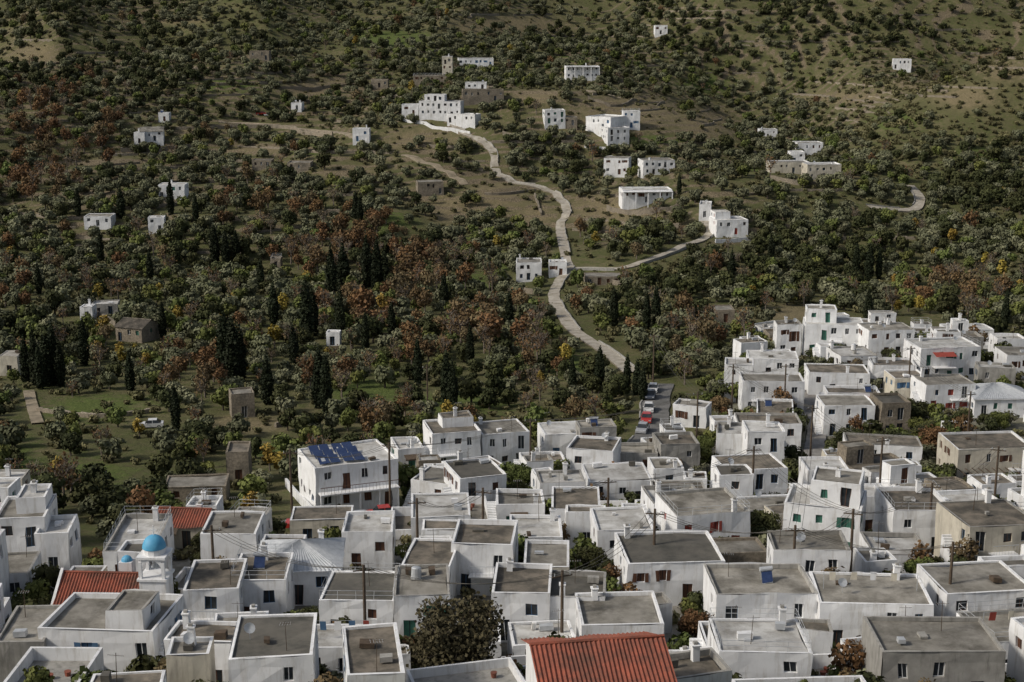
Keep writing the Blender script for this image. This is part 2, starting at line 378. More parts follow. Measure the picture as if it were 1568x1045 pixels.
def house(name,fx,fy,rot,w,d,H,wall='white',roof='roof_earth',upper=None,kind='flat',shut=None,par=None,dens=.85,far=False,extra=None,vis=False):
    c,s=math.cos(rot),math.sin(rot)
    cx,cy=fx-s*d/2,fy+c*d/2
    f=(cx,cy,w/2,d/2,rot); FOOT.append(f)
    zs=[height(*p) for p in corners(f)]; z0=height(fx,fy)
    if far: z0=max(z0,sum(zs)/4)
    zb=min(zs)-z0-0.6
    if vis:
        for k in(-.3,0,.3):
            for q in(.35,.8): VIS.append((*proj(fx+c*w*k,fy+s*w*k,z0+H*q),fy))
    a=Acc(); shut=shut or random.choice(['brown','brown','blue','green','glass','brown','glass','glass'])
    par=U(.1,.5) if par is None else par
    x0,x1,y0,y1=-w/2,w/2,-d/2,d/2
    if kind=='flat':
        block(a,x0,x1,y0,y1,zb,0,H,wall,roof,shut,par,dens)
        if upper:
            ux0,ux1,uy0,uy1,uh=upper; X0=x0+.3+ux0*(w-.6); X1=x0+.3+ux1*(w-.6); Y0=y0+.3+uy0*(d-.6); Y1=y0+.3+uy1*(d-.6)
            block(a,X0,X1,Y0,Y1,H-.1,H,uh,wall,random.choice([roof,'roof_grey','roof_white']),shut,.2,dens)
            if R()<.6: chimney(a,(X0+X1)/2,(Y0+Y1)/2,H+uh)
            if R()<.4: antenna(a,(X0+X1)/2+.4,(Y0+Y1)/2-.4,H+uh)
        elif wall!='stone': clutter(a,w,d,H,1.0 if not far else .4)
    else:
        rise=d*0.2
        for (o,ud,L,fr) in (((x0,y0),(1,0),w,True),((x1,y0),(0,1),d,False),((x1,y1),(-1,0),w,False),((x0,y1),(0,-1),d,False)):
            a.facade(o,ud,L,zb,H,gen_ops(L,H,fr,shut=shut,dens=dens),MI[wall])
        if kind=='gable': gable(a,x0,x1,y0,y1,H,rise,MI[roof],MI[wall],'x')
        elif kind=='hip': hip(a,x0,x1,y0,y1,H+.15,rise,MI[roof])
        if R()<.5: chimney(a,w*.25,d*.3,H)
    if extra: extra(a,w,d,H)
    if not far and R()<.4 and H>4.5 and w>4:
        bx=U(x0+.4,max(x0+.5,x1-3)); a.box(bx,bx+2.6,y0-1.1,y0-.003,H/2-.12,H/2,0)
        for k in range(9): a.tube((bx+.05+k*.31,y0-1.05,H/2),(bx+.05+k*.31,y0-1.05,H/2+.95),.015,.015,3,MI['metal'])
        a.box(bx,bx+2.6,y0-1.08,y0-1.02,H/2+.95,H/2+1.0,MI['metal'])
    if not far and R()<.18: stairs(a,x0+.02-1.02,y0+min(d*.6,4),min(H,3.2)-.0)
    if R()<.10 and not far:
        aw=U(1.5,2.6); ax=U(x0+.2,max(x0+.3,x1-aw-.2)); m=random.choice([MI['red'],MI['wood'],MI['white'],MI['wood']])
        a.poly([(ax,y0-.01,2.6),(ax+aw,y0-.01,2.6),(ax+aw,y0-1.3,2.2),(ax,y0-1.3,2.2)],m)
        a.poly([(ax,y0-1.3,2.2),(ax+aw,y0-1.3,2.2),(ax+aw,y0-1.3,2.0),(ax,y0-1.3,2.0)],m)
    return mesh_obj(name,a,MATS,(cx,cy,z0),rot,wob=0.14)
YARDS=[]
def courtyard(x,y,rot,w,d):
    f=(x,y,w/2,d/2,rot); FOOT.append(f); zs=[height(*p) for p in corners(f)]; z0=max(zs)+.05; zb=min(zs)-z0-.6
    a=Acc(); ph=U(.6,1.3); x0,x1,y0,y1=-w/2,w/2,-d/2,d/2; t=.22
    a.box(x0,x1,y0,y0+t,zb,ph,0,False); a.box(x0,x1,y1-t,y1,zb,ph,0,False); a.box(x0,x0+t,y0+t,y1-t,zb,ph,0,False); a.box(x1-t,x1,y0+t,y1-t,zb,ph,0,False)
    a.poly([(x0+t,y0+t,0),(x1-t,y0+t,0),(x1-t,y1-t,0),(x0+t,y1-t,0)],random.choice([MI['roof_grey'],MI['concrete'],MI['roof_earth']]))
    for k in range(3): 
        px,py=U(x0+.6,x1-.6),U(y0+.5,y1-.5); a.tube((px,py,.0),(px,py,.4),.18,.25,8,MI['tile'])
    mesh_obj('walled_courtyard',a,MATS,(x,y,z0),rot,wob=.1)
    if w>2.6 and d>2.2 and R()<.7: YARDS.append((x+U(-.4,.4),y+U(-.4,.4),z0))

def solar_array(a,w,d,H):
    for k in range(2):
        x=-w/2+1.0+k*3.1
        for j in range(3):
            y=-d/2+1.2+j*(d-2.2)/3
            for i in range(2):
                xx=x+i*1.35; q_=(d-2.2)/3*.88
                p=[(xx,y,H+.25),(xx+1.25,y,H+.25),(xx+1.25,y+q_,H+.8),(xx,y+q_,H+.8)]
                a.poly(p,MI['pv']); a.poly([(q[0],q[1],q[2]-.06) for q in p[::-1]],MI['metal'])
                a.tube((xx+.1,y+q_-.1,H),(xx+.1,y+q_-.1,H+.73),.03,.03,4,MI['metal'])
    y0=-d/2
    a.box(-w/2+.3,w/2-.3,y0-1.5,y0-.004,2.95,3.1,0)
    for i in range(5):
        x=-w/2+.4+i*(w-.9)/4; a.box(x-.1,x+.1,y0-1.45,y0-1.25,-1,2.95,0)
    for k in range(24):
        x=-w/2+.35+k*(w-.7)/23; a.tube((x,y0-1.46,3.1),(x,y0-1.46,4.0),.018,.018,3,MI['brown'])
    a.box(-w/2+.3,w/2-.3,y0-1.5,y0-1.42,4.0,4.06,MI['brown'])
def awning(a,w,d,H):
    y0=-d/2; a.poly([(-w*.3,y0-.01,H-.5),(w*.05,y0-.01,H-.5),(w*.05,y0-1.6,H-1.0),(-w*.3,y0-1.6,H-1.0)],MI['red'])
    a.box(-w*.3,w*.05,y0-1.6,y0-.01,H/2-.12,H/2,0)
def arches(a,w,d,H):
    y0=-d/2; n=4
    a.box(-w/2,w/2,y0-1.9,y0-.004,H-.2,H+.02,0)
    for i in range(n+1):
        x=-w/2+.2+i*(w-.4)/n; a.box(x-.18,x+.18,y0-1.85,y0-1.55,-2,H-.2,0)
def pergola(a,w,d,H):
    y0=-d/2
    for i in range(4):
        x=-w/2+.3+i*(w-.6)/3; a.tube((x,y0-2.4,-1),(x,y0-2.4,2.6),.07,.07,5,MI['wood'])
    for i in range(12):
        x=-w/2+.2+i*(w-.4)/11; a.box(x-.04,x+.04,y0-2.6,y0-.01,2.62,2.72,MI['wood'])
    a.box(-w/2,w/2,y0-2.45,y0-2.35,2.52,2.61,MI['wood'])

E,GR,WH,DK='roof_earth','roof_grey','roof_white','roof_dark'
KEY=[
(487,610,783,6.0,10.5,22,'white',WH,dict(extra=solar_array,name='white_house',dens=.9,shut='brown')),
(610,650,722,3.2,7,15,'white',WH,{}),
(662,737,722,5.6,8.5,14,'white',E,dict(upper=(.3,1,.5,1,1.2))),
(738,812,717,5.2,8,16,'white',GR,{}),
(833,900,706,4.0,8,8,'white',WH,dict(par=.2)),
(704,776,793,5.0,8.5,18,'white',DK,{}),
(628,690,782,3.6,7,-20,'white',GR,{}),
(866,938,742,4.6,8,-14,'white',E,{}),
(900,1000,778,3.4,9,4,'white',WH,dict(par=.15)),
(942,1008,730,3,6,0,'concrete',GR,{}),
(760,835,818,3,6.5,2,'white',GR,{}),
(1010,1072,730,4.4,7,6,'concrete',E,{}),
(1000,1048,752,3.0,6,4,'white',GR,{}),
(1232,1320,545,6.2,9,-8,'white',WH,dict(upper=(0,.55,.3,1,2.6))),
(1188,1226,548,6.5,5,0,'white',E,dict(shut='brown')),
(1145,1222,580,3.6,9,-6,'white',WH,{}),
(1108,1152,604,5.2,7,-10,'white',WH,{}),
(1135,1230,636,5.6,8,-4,'white',GR,{}),
(1328,1400,548,5.4,8,6,'white',GR,{}),
(1406,1500,585,6.2,9,8,'white',WH,dict(extra=awning)),
(1238,1330,606,4.0,8,-4,'white',E,{}),
(1335,1400,596,4,7,-6,'white',E,{}),
(1492,1580,640,3.2,10,0,'white','metal',dict(kind='hip')),
(1415,1492,632,4.8,8,6,'white',GR,dict(shut='red')),
(1260,1338,668,5.0,8,0,'white',GR,dict(shut='glass')),
(1347,1392,668,5.2,7,4,'stone',DK,dict(shut='glass')),
(1368,1420,615,4,7,4,'cream',E,{}),
(1464,1580,745,5.2,9,4,'cream',E,dict(extra=pergola)),
(1128,1226,692,4.2,7,-3,'white',E,{}),
(1096,1160,715,4.6,7,-8,'white',WH,{}),
(1142,1200,724,6.0,6,0,'white',WH,{}),
(1540,1600,580,4,8,0,'white',GR,{}),
(1030,1080,655,3.4,5,-20,'white',GR,{}),
(1034,1150,852,4.4,9,12,'white',GR,dict(dens=.8,shut='red')),
(1200,1310,850,5.0,8,-18,'white',WH,dict(upper=(.3,1,.2,1,2.5))),
(1365,1456,852,4.6,9,0,'white',E,{}),
(1480,1590,880,5,9,8,'cream',E,{}),
(958,1110,928,4.0,9.5,4,'white',DK,dict(shut='brown',par=.3,dens=1)),
(1255,1422,1002,4.4,8,-4,'white',GR,{}),
(890,1015,1032,4.0,8,2,'white',GR,dict(par=.35)),
(1095,1250,985,4.2,8,2,'white',GR,{}),
(1445,1580,975,4,8,6,'white',GR,{}),
(1350,1530,1085,4.2,7,0,'concrete',GR,{}),
(1100,1240,1080,4.0,7,0,'white',WH,{}),
(836,1030,1155,3.9,9.5,8,'white','tile',dict(kind='gable',name='red_tiled_house')),
(395,520,928,3.4,9,4,'white','metal',dict(kind='hip',name='metal_roofed_house')),
(525,602,878,4.0,7,2,'white',WH,{}),
(310,394,880,4.0,8,2,'white',GR,dict(shut='glass',dens=.9)),
(232,312,840,2.6,6,-4,'cream','tile',dict(kind='gable',name='red_tiled_house')),
(0,72,880,5.6,8,8,'white',GR,dict(shut='glass',dens=1,upper=(.35,1,.3,1,1.4))),
(60,108,885,4.2,6,6,'white',WH,{}),
(356,440,962,4.2,7.5,2,'white',E,dict(shut='brown')),
(614,690,932,4.0,8,-6,'white',E,{}),
(690,786,912,4.6,8,-4,'white',E,dict(shut='glass',dens=1)),
(800,872,930,3.6,8,-2,'cream',GR,{}),
(285,368,985,4.8,8,4,'white',E,dict(shut='glass')),
(66,240,1058,4.6,8.5,-5,'white',GR,dict(upper=(.55,.9,.1,.7,1.6))),
(490,604,985,3.8,8,-2,'white',DK,{}),
(604,690,985,4.2,8,4,'white',GR,{}),
(752,842,985,4.2,8,-3,'white',E,{}),
(835,925,985,3.8,7,-5,'white',DK,{}),
(0,70,1060,4,8,4,'concrete',GR,{}),
(355,480,1095,4.2,9,5,'white',DK,{}),
(445,540,838,3.0,5,3,'cream','roof_earth',{}),
(1235,1300,770,4,7,0,'white',WH,{}),
# hamlets
(615,641,180,4,7,0,'white',WH,{}),(641,706,184,6,8,-8,'white',WH,dict(upper=(.1,.6,.2,.9,2.5))),(684,728,196,3.4,6,-22,'white',WH,{}),
(708,772,160,4.4,8,4,'stone',WH,{}),(712,745,148,5,7,0,'white',WH,{}),(632,690,130,3.4,8,0,'stone',GR,{}),(677,693,122,10,6,0,'cream',WH,{}),(702,756,106,3.4,10,5,'white',GR,{}),
(866,918,124,6,8,3,'white',WH,dict(extra=arches)),(834,866,198,5,8,6,'white',WH,{}),(860,884,200,3,7,0,'stone',GR,{}),
(897,934,208,4.5,13,-38,'white',WH,dict(dens=.3)),(930,964,222,5,9,14,'white',WH,{}),(953,980,200,6.5,5,0,'white',WH,{}),
(924,962,272,6.0,8,-12,'white',GR,{}),(984,1034,268,5.0,9,8,'white',GR,dict(shut='glass',dens=1)),(952,1030,312,4.0,9,4,'white',WH,dict(extra=arches)),
(1096,1146,364,4.6,9,8,'white',WH,dict(upper=(.0,.5,.3,1,2.2),shut='red')),(1070,1088,340,4,8,-10,'white',WH,{}),
(790,830,432,5,8,0,'white',GR,dict(shut='glass')),(840,868,424,3.6,5,0,'white',WH,{}),
(540,566,222,4.6,6,0,'white',WH,{}),(216,250,222,4,8,10,'white',GR,dict(kind='gable',name='farmhouse')),(206,222,225,4.4,6,0,'white',WH,{}),(243,259,190,3.4,4,0,'white',WH,{}),
(243,283,304,4.6,7,0,'white',WH,{}),(228,252,358,4.6,5,8,'white',WH,{}),(130,170,352,3.2,7,2,'white',GR,{}),
(640,680,300,4.2,7,10,'stone',GR,{}),(386,416,262,2.6,7,0,'stone',E,dict(name='stone_barn')),(440,476,266,2.4,8,0,'stone',GR,dict(name='stone_barn')),
(1163,1190,215,4,7,0,'white',GR,{}),(1180,1240,266,3.8,8,4,'cream',GR,{}),(1220,1260,238,4.2,8,4,'white',GR,{}),(1235,1288,276,4.8,7,6,'cream',WH,{}),
(1210,1232,250,4,6,0,'white',WH,{}),(1368,1394,110,4.5,8,-10,'white',WH,{}),(1003,1022,54,4.5,8,0,'white',WH,{}),
(176,220,524,3.4,7,-20,'stone','roof_earth',dict(kind='gable',name='ruined_farmhouse')),(125,140,490,3,4,0,'white',WH,{}),(142,180,482,2.4,5,8,'concrete',WH,{}),
(500,520,530,2.8,3,0,'white',WH,{}),(356,390,640,4.0,5,16,'stone','roof_grey',dict(name='stone_barn',dens=.5)),(0,28,576,4,6,0,'cream',GR,{}),
(414,430,412,2.6,4,0,'stone',GR,dict(name='stone_barn')),(382,412,92,4,7,0,'stone',E,dict(name='ruined_farmhouse')),
(895,952,437,2.4,6,0,'stone',GR,dict(name='stone_barn')),(348,382,742,4.4,6,6,'stone','roof_earth',dict(name='stone_barn')),
(252,346,768,1.8,6,6,'stone',GR,dict(name='stone_barn')),(568,594,136,3.4,7,0,'stone',GR,{}),(1095,1125,495,3,6,0,'stone',GR,dict(name='stone_barn')),
(446,462,172,3,8,0,'white',GR,{}),
]
for k in KEY:
    u0,u1,v,H,d,rd,wall,roof,o=k; o=dict(o)
    x,y,t=G((u0+u1)/2,v); sc=F/t; rot=math.radians(rd)
    w=max(3.0,((u1-u0)/sc)/max(.7,math.cos(rot))*.97)
    if t<320: d*=.86
    nm=o.pop('name',{'white':'white_house','cream':'plastered_house','stone':'stone_house','concrete':'concrete_house'}[wall])
    house(nm,x,y,rot,w,d,H,wall,roof,far=t>320,vis=True,**o)

# ------------------------------------------------------------------ roads
ROADS=[
 ('concrete_lane',3.0,[(966,572),(935,545),(900,522),(872,500),(855,475),(848,452),(856,432),(870,414),(866,395),(861,370),(858,345),(868,325),(855,305),(835,292),(800,283),(768,271),(757,255),(755,235),(735,217),(705,200),(692,190)]),
 ('concrete_lane',2.8,[(872,413),(905,412),(950,412),(985,402),(1030,386),(1070,370),(1088,352),(1078,336)]),
 ('dirt_track',2.8,[(712,284),(692,268),(670,255),(640,245),(618,238)]),
 ('concrete_lane',3.6,[(1392,285),(1408,303),(1402,320),(1372,322),(1330,318)]),
 ('dirt_track',2.8,[(335,188),(400,192),(480,200),(545,212)]),
 ('asphalt_road',5.0,[(1012,590),(1004,620),(1001,650),(988,680),(962,700)]),
 ('village_street',3.0,[(1240,600),(1246,640),(1250,670),(1240,712)]),
 ('asphalt_road',6.5,[(440,812),(500,806),(560,800),(612,788)]),
 ('dirt_track',2.0,[(44,600),(50,625),(58,650)]),
]
def road_mat(name,c1,c2,st):
    return surf(name,c1,c2,0.6,st,rough=.9,sr=(.45,.68))
RM={'concrete_lane':road_mat('pale_concrete',(0.42,0.39,0.33),(0.31,0.28,0.235),(0.19,0.165,0.12)),
    'dirt_track':road_mat('track_dirt',(0.33,0.275,0.195),(0.23,0.185,0.13),(0.14,0.12,0.075)),
    'asphalt_road':road_mat('old_asphalt',(0.16,0.155,0.15),(0.11,0.11,0.105),(0.07,0.07,0.065)),
    'village_street':road_mat('street_paving',(0.3,0.29,0.27),(0.2,0.19,0.18),(0.13,0.12,0.11))}
RSEG=[]
def catmull(P,n=8):
    out=[]; Q=[P[0]]+P+[P[-1]]
    for i in range(1,len(Q)-2):
        for k in range(n):
            t=k/n; p0,p1,p2,p3=Q[i-1],Q[i],Q[i+1],Q[i+2]
            out.append(tuple(0.5*((2*p1[j])+(-p0[j]+p2[j])*t+(2*p0[j]-5*p1[j]+4*p2[j]-p3[j])*t*t+(-p0[j]+3*p1[j]-3*p2[j]+p3[j])*t**3) for j in (0,1)))
    out.append(P[-1]); return out
ROADW=[]
for nm,wd,pts in ROADS:
    W=catmull([G(u,v)[:2] for u,v in pts],10); ROADW.append((nm,wd,W))
    for a_,b_ in zip(W,W[1:]): RSEG.append((*a_,*b_,wd/2))
    for x,y in W:
        VIS.append((*proj(x,y,height(x,y)+.3),y))
RS=np.array(RSEG)
def road_dist(x,y):
    ax,ay,bx,by,w=RS.T; dx,dy=bx-ax,by-ay; L=dx*dx+dy*dy+1e-9
    t=np.clip(((x-ax)*dx+(y-ay)*dy)/L,0,1); return float((np.hypot(x-ax-t*dx,y-ay-t*dy)-w).min())
VA=np.array(VIS)
def blocks_view(x,y,z,r,h):
    u,vb=proj(x,y,z); _,vt=proj(x,y,z+h); su=r*F/math.hypot(y,CAMZ-z)
    return bool(((np.abs(VA[:,0]-u)<su)&(VA[:,1]>vt)&(VA[:,1]<vb+1)&(VA[:,2]>y+.5)).any())

# ------------------------------------------------------------------ village infill
VP=[(-80,815),(0,805),(80,880),(140,880),(215,870),(230,845),(310,810),(420,818),(500,825),(620,806),(640,745),(820,722),(1000,700),(1085,668),(1105,590),(1150,530),(1190,500),(1240,480),(1320,500),(1420,500),(1568,555),(1650,570),(1700,1120),(-100,1120)]
def inpoly(u,v,P=VP):
    c=False; j=len(P)-1
    for i in range(len(P)):
        if (P[i][1]>v)!=(P[j][1]>v) and u<(P[j][0]-P[i][0])*(v-P[i][1])/(P[j][1]-P[i][1])+P[i][0]: c=not c
        j=i
    return c
def urban(x,y):
    u,v=proj(x,y,height(x,y)); return inpoly(u,v)
cx_,cy_,_=G(152,974); church_xy=(cx_,cy_)
FOOT.append((cx_+1,cy_+3.0,6.2,4.2,0.0))
zc=height(cx_,cy_)
for xx in(-3,-1,1,3,5):
    for hh in(2,3.4,4.5): VIS.append((*proj(cx_+xx,cy_,zc+hh),cy_))
for hh in(5,6,7,8): VIS.append((*proj(cx_+4.9,cy_+2,zc+hh),cy_))
VA=np.array(VIS)
BIGT=[(700,1062,4.0),(1062,990,2.0),(1165,835,2.4),(905,880,1.7),(1410,905,2.0),(1430,700,3),(1290,585,2.2),(1500,800,2.2),(800,760,2.6),(1110,760,2.0),(1360,700,2.6),(1455,860,1.6),(30,960,1.6),(560,900,1.2),(1040,770,1.6),(1180,790,1.8),(880,810,1.8),(1340,640,2.2),(1220,570,1.8),(1550,700,2),(1400,760,2),(1090,830,1.6),(250,950,1.3),(480,960,1.2),(1330,1030,1.8),(1560,900,1.8),
 (1300,690,2.4),(1330,700,2.2),(1410,680,2.6),(1450,720,2.2),(1390,640,2),(1470,660,2.2),(1530,660,2),(1100,640,2.4),(1085,655,2.2),(1360,560,2),(1515,610,1.8),(1080,700,2),(1190,740,1.8),(820,800,1.8),(790,780,2.2),(650,800,2),(1020,830,1.5),(1160,900,1.5),(1480,930,1.5),(400,900,1.3)]
TR=[]
for u,v,r in BIGT:
    x,y,t=G(u,v)
    f=(x,y,r*.5,r*.5,0)
    if TR and any(overlap(f,g) for g in FOOT): continue
    TR.append((x,y,r)); FOOT.append((x,y,r*.7,r*.7,0))
xx,yy,rr=TR[0]; zt=height(xx,yy)
for du in(-2,0,2):
    for hh in(2.2,4,6): VIS.append((*proj(xx+du,yy,zt+hh),yy))
VA=np.array(VIS)
made=0
for size in (1.0,1.0,.85,.7,.55,.42):
    for _ in range(1500):
        y=U(78,310); x=U(-.40*y-6,.40*y+6)
        if not urban(x,y): continue
        up_right=x>25 and y>185
        if up_right and size<.8 and R()<.6: continue
        base=math.radians(4+16*nz(x,y,45,2.2)+U(-10,10))
        w=U(5.5,11.0)*size; d=U(4.4,7.4)*size
        if R()<.28: w,d=d,w
        f=(x,y,w/2,d/2,base)
        e_=random.choice([.1,.1,.5,1.0]) if size<.8 else random.choice([.3,.9,1.4])
        if up_right: e_+=1.3
        if any(overlap(f,g,e_) for g in FOOT): continue
        if road_dist(x,y)<max(w,d)/2: continue
        c,s=math.cos(base),math.sin(base); fx,fy=x+s*d/2,y-c*d/2
        if not urban(fx,fy) : continue
        H=random.choice([2.6,3.0,3.3,3.8,4.6,5.9,6.2]) if size>.6 else U(2.2,4.6)
        if up_right: H=min(H,U(2.6,4.4))
        zf=height(fx,fy)
        while blocks_view(x,y,zf,w*.42,H+.4) and H>1.9: H-=.6
        if H<2.0 or (size<.75 and R()<.16):
            if not blocks_view(x,y,zf,w*.42,1.2): courtyard(x,y,base,w,d)
            continue
        r_=R(); wall='white' if r_<.80 else 'cream' if r_<.88 else 'concrete' if r_<.94 else 'stone'
        roof=random.choices([E,GR,WH,DK],[.30,.32,.26,.12])[0]
        up=None
        if size>.8 and R()<.4 and H<4.8 and not blocks_view(x,y,zf,w*.4,H+3):
            a_=random.choice([(0,.5),(.5,1),(0,.65),(.35,1)]); b_=random.choice([(.4,1),(.5,1),(0,.6)]); up=(*a_,*b_,U(1.8,2.7))
        kind='flat'
        if size<.6 and R()<.03: kind='gable'; roof='metal'
        nm={'white':'white_house','cream':'plastered_house','stone':'stone_house','concrete':'concrete_house'}[wall]
        house(nm,fx,fy,base,w,d,H,wall,roof,upper=up,kind=kind); made+=1
print('infill houses',made)

# ------------------------------------------------------------------ church
def church():
    x,y=church_xy; z=height(x,y); rt=bpy.data.objects.new('church',None); rt.location=(x,y,z); COL.objects.link(rt); rt.rotation_euler=(0,0,math.radians(-3))
    a=Acc(); w,d,H=7.6,6.0,2.8
    for (o,ud,L) in (((-w/2,0),(1,0),w),((w/2,0),(0,1),d),((w/2,d),(-1,0),w),((-w/2,d),(0,-1),d)):
        a.facade(o,ud,L,-3,H,[(L*.3,L*.3+.5,1.2,2.1,'arch'),(L*.65,L*.65+.5,1.2,2.1,'arch')],0)
    mesh_obj('nave_walls',a,MATS,parent=rt)
    a=Acc(); gable(a,-w/2,w/2,0,d,H,1.9,MI['tile'],0,'x',.15)
    for xx in(-w/2-.35,w/2+.1):
        a.poly([(xx,-.3,H-.2),(xx,d+.3,H-.2),(xx,d/2,H+2.25)],0); a.poly([(xx+.25,-.3,H-.2),(xx+.25,d+.3,H-.2),(xx+.25,d/2,H+2.25)],0)
        a.poly([(xx,-.3,H-.2),(xx+.25,-.3,H-.2),(xx+.25,d/2,H+2.25),(xx,d/2,H+2.25)],0); a.poly([(xx,d+.3,H-.2),(xx+.25,d+.3,H-.2),(xx+.25,d/2,H+2.25),(xx,d/2,H+2.25)],0)
    mesh_obj('tiled_roof',a,MATS,parent=rt)
    tw=bpy.data.objects.new('bell_tower_top',None); tw.parent=rt; tw.location=(0,0,1.5); COL.objects.link(tw)
    a=Acc(); tx,ty=4.9,1.4; r=1.15
    def rbox(r,z0,z1): a.box(tx-r,tx+r,ty-r,ty+r,z0,z1,0)
    rbox(r,-5,3.6); rbox(r+.15,3.6,3.8)
    for sx in(-1,1):
        for sy in(-1,1): a.box(tx+sx*r-.28*(sx>0),tx+sx*r+.28*(sx<0),ty+sy*r-.28*(sy>0),ty+sy*r+.28*(sy<0),3.8,5.3,0)
    n=8
    for (ax,sg) in (('x',-1),('x',1),('y',-1),('y',1)):
        for k in range(n):
            t0=math.pi*k/n; t1=math.pi*(k+1)/n; rr=r-.28
            p=lambda t,R_: (-math.cos(t)*R_,4.6+math.sin(t)*R_)
            (a0,b0),(a1,b1)=p(t0,rr),p(t1,rr)
            yy=sg*(r-.02)
            q=[(a0,b0),(a1,b1),(a1,5.6),(a0,5.6)]
            if ax=='x': a.poly([(tx+e,ty+yy,f) for e,f in q],0)
            else: a.poly([(tx+yy,ty+e,f) for e,f in q],0)
    rbox(r+.12,5.6,5.8)
    a.tube((tx,ty,5.8),(tx,ty,6.3),.98,.98,12,0)
    mesh_obj('bell_tower',a,MATS,parent=tw)
    a=Acc(); a.dome((tx,ty,6.3),1.02,1.15,20,8,MI['dome']); o=mesh_obj('blue_dome',a,MATS,parent=tw,smooth=True)
    a=Acc(); a.box(tx-.04,tx+.04,ty-.04,ty+.04,7.4,8.3,0); a.box(tx-.3,tx-.045,ty-.04,ty+.04,7.85,7.95,0); a.box(tx+.045,tx+.3,ty-.04,ty+.04,7.85,7.95,0); mesh_obj('cross',a,MATS,parent=tw)
    a=Acc(); a.tube((tx,ty,4.5),(tx,ty,5.1),.35,.15,10,MI['metal']); mesh_obj('bell',a,MATS,parent=tw)
    a=Acc(); bx=.6; a.box(bx-.6,bx+.6,d+.02,d+1.2,-3,4.4,0); a.dome((bx,d+.6,4.4),.5,.5,16,6,MI['dome']); mesh_obj('apse_dome',a,MATS,parent=rt)
church()

FT=np.array(FOOT)
def in_foot(x,y,e):
    dx=x-FT[:,0]; dy=y-FT[:,1]; c=np.cos(FT[:,4]); s=np.sin(FT[:,4])
    return bool(((np.abs(dx*c+dy*s)<FT[:,2]+e)&(np.abs(-dx*s+dy*c)<FT[:,3]+e)).any())

# ------------------------------------------------------------------ ground sheet
def seq(lst):
    out=[]
    for a,b,s in lst:
        n=max(1,int(round((b-a)/s))); out+= [a+(b-a)*k/n for k in range(n)]
    out.append(lst[-1][1]); return out
ys=seq([(-600,-50,90),(-50,70,8),(70,330,3),(330,760,2.0),(760,1050,3.5),(1050,1400,20),(1400,4000,120)])
xs=seq([(-2500,-600,150),(-600,-360,24),(-360,-260,5),(-260,290,2.8),(290,400,5),(400,640,24),(640,2500,150)])
PATCH=[(960,175,130,50,'d'),(1080,190,70,40,'d'),(500,132,90,16,'d'),(470,140,60,14,'d'),(60,85,60,22,'d'),(770,40,140,24,'d'),(530,265,60,14,'d'),
 (1300,150,90,14,'d'),(1480,150,70,26,'d'),(1400,130,50,15,'d'),(1540,110,50,24,'d'),(930,320,80,40,'d'),(1000,345,80,25,'d'),(760,300,60,40,'d'),(820,330,40,30,'d'),(640,215,80,25,'d'),(690,320,60,35,'d'),
 (380,650,90,20,'d'),(330,470,80,20,'d'),(1210,480,80,20,'d'),(1280,270,60,16,'d'),(300,200,60,10,'d'),(640,300,50,20,'d'),
 (820,150,60,20,'d'),(250,30,100,10,'d'),(400,230,80,8,'d'),(180,250,60,12,'d'),(330,300,70,10,'d'),(480,330,60,8,'d'),
 (150,625,110,28,'g'),(120,725,120,30,'g'),(725,435,35,20,'g'),(560,600,90,30,'g'),(700,620,120,25,'g'),(420,690,90,20,'g'),(30,720,60,60,'g'),(240,555,80,20,'g'),(870,560,60,20,'g'),(30,400,60,15,'g'),(590,340,60,20,'g'),(780,400,60,20,'g'),(1330,640,40,20,'g'),(610,500,60,15,'g'),(30,510,50,14,'g'),
 (600,60,90,20,'g'),(900,90,70,14,'g'),(1370,185,60,20,'g'),(1000,215,80,10,'g'),(870,260,40,14,'g'),(480,230,60,12,'g'),(1160,250,50,20,'g'),(1500,240,80,20,'g'),(350,130,80,16,'g'),(1080,130,60,20,'g')]
def patchval(u,v):
    d=g=0
    for (pu,pv,ru,rv,k) in PATCH:
        q=((u-pu)/ru)**2+((v-pv)/rv)**2
        if q<3:
            e=math.exp(-q*1.3)
            if k=='d': d=max(d,e)
            else: g=max(g,e)
    return d,g
verts=[];A_d=[];A_g=[];A_u=[];A_r=[]
for y in ys:
    for x in xs:
        z=height(x,y); verts.append((x,y,z))
        d=g=0; ub=0
        if y>60 and abs(x)<.5*y+40:
            u,v=proj(x,y,z); d,g=patchval(u,v)
            ub=1.0 if (y<330 and inpoly(u,v)) else 0.0
            if x>25 and y>185: ub*=.55
        A_d.append(d);A_g.append(g);A_u.append(ub);A_r.append(riser(x,y) if 390<y<1010 else 0)
nx_=len(xs); faces=[(j*nx_+i,j*nx_+i+1,(j+1)*nx_+i+1,(j+1)*nx_+i) for j in range(len(ys)-1) for i in range(nx_-1)]
me=bpy.data.meshes.new('ground'); me.from_pydata(verts,[],faces)
for nm,arr in (('dry',A_d),('grass',A_g),('urban',A_u),('riser',A_r)):
    at=me.attributes.new(nm,'FLOAT','POINT'); at.data.foreach_set('value',arr)
me.polygons.foreach_set('use_smooth',[True]*len(faces))
m,nt,b=newmat('hillside_ground')
def attr(n):
    a=nt.nodes.new('ShaderNodeAttribute'); a.attribute_name=n; return a.outputs['Fac']
def mth(op,a,b_):
    n=nt.nodes.new('ShaderNodeMath'); n.operation=op
    for s,vv in ((n.inputs[0],a),(n.inputs[1],b_)):
        if isinstance(vv,(int,float)): s.default_value=vv
        else: nt.links.new(vv,s)
    return n.outputs[0]
n1=nnoise(nt,0.05,5); n2=nnoise(nt,0.4,6,None,.7); n3=nnoise(nt,2.5,3)
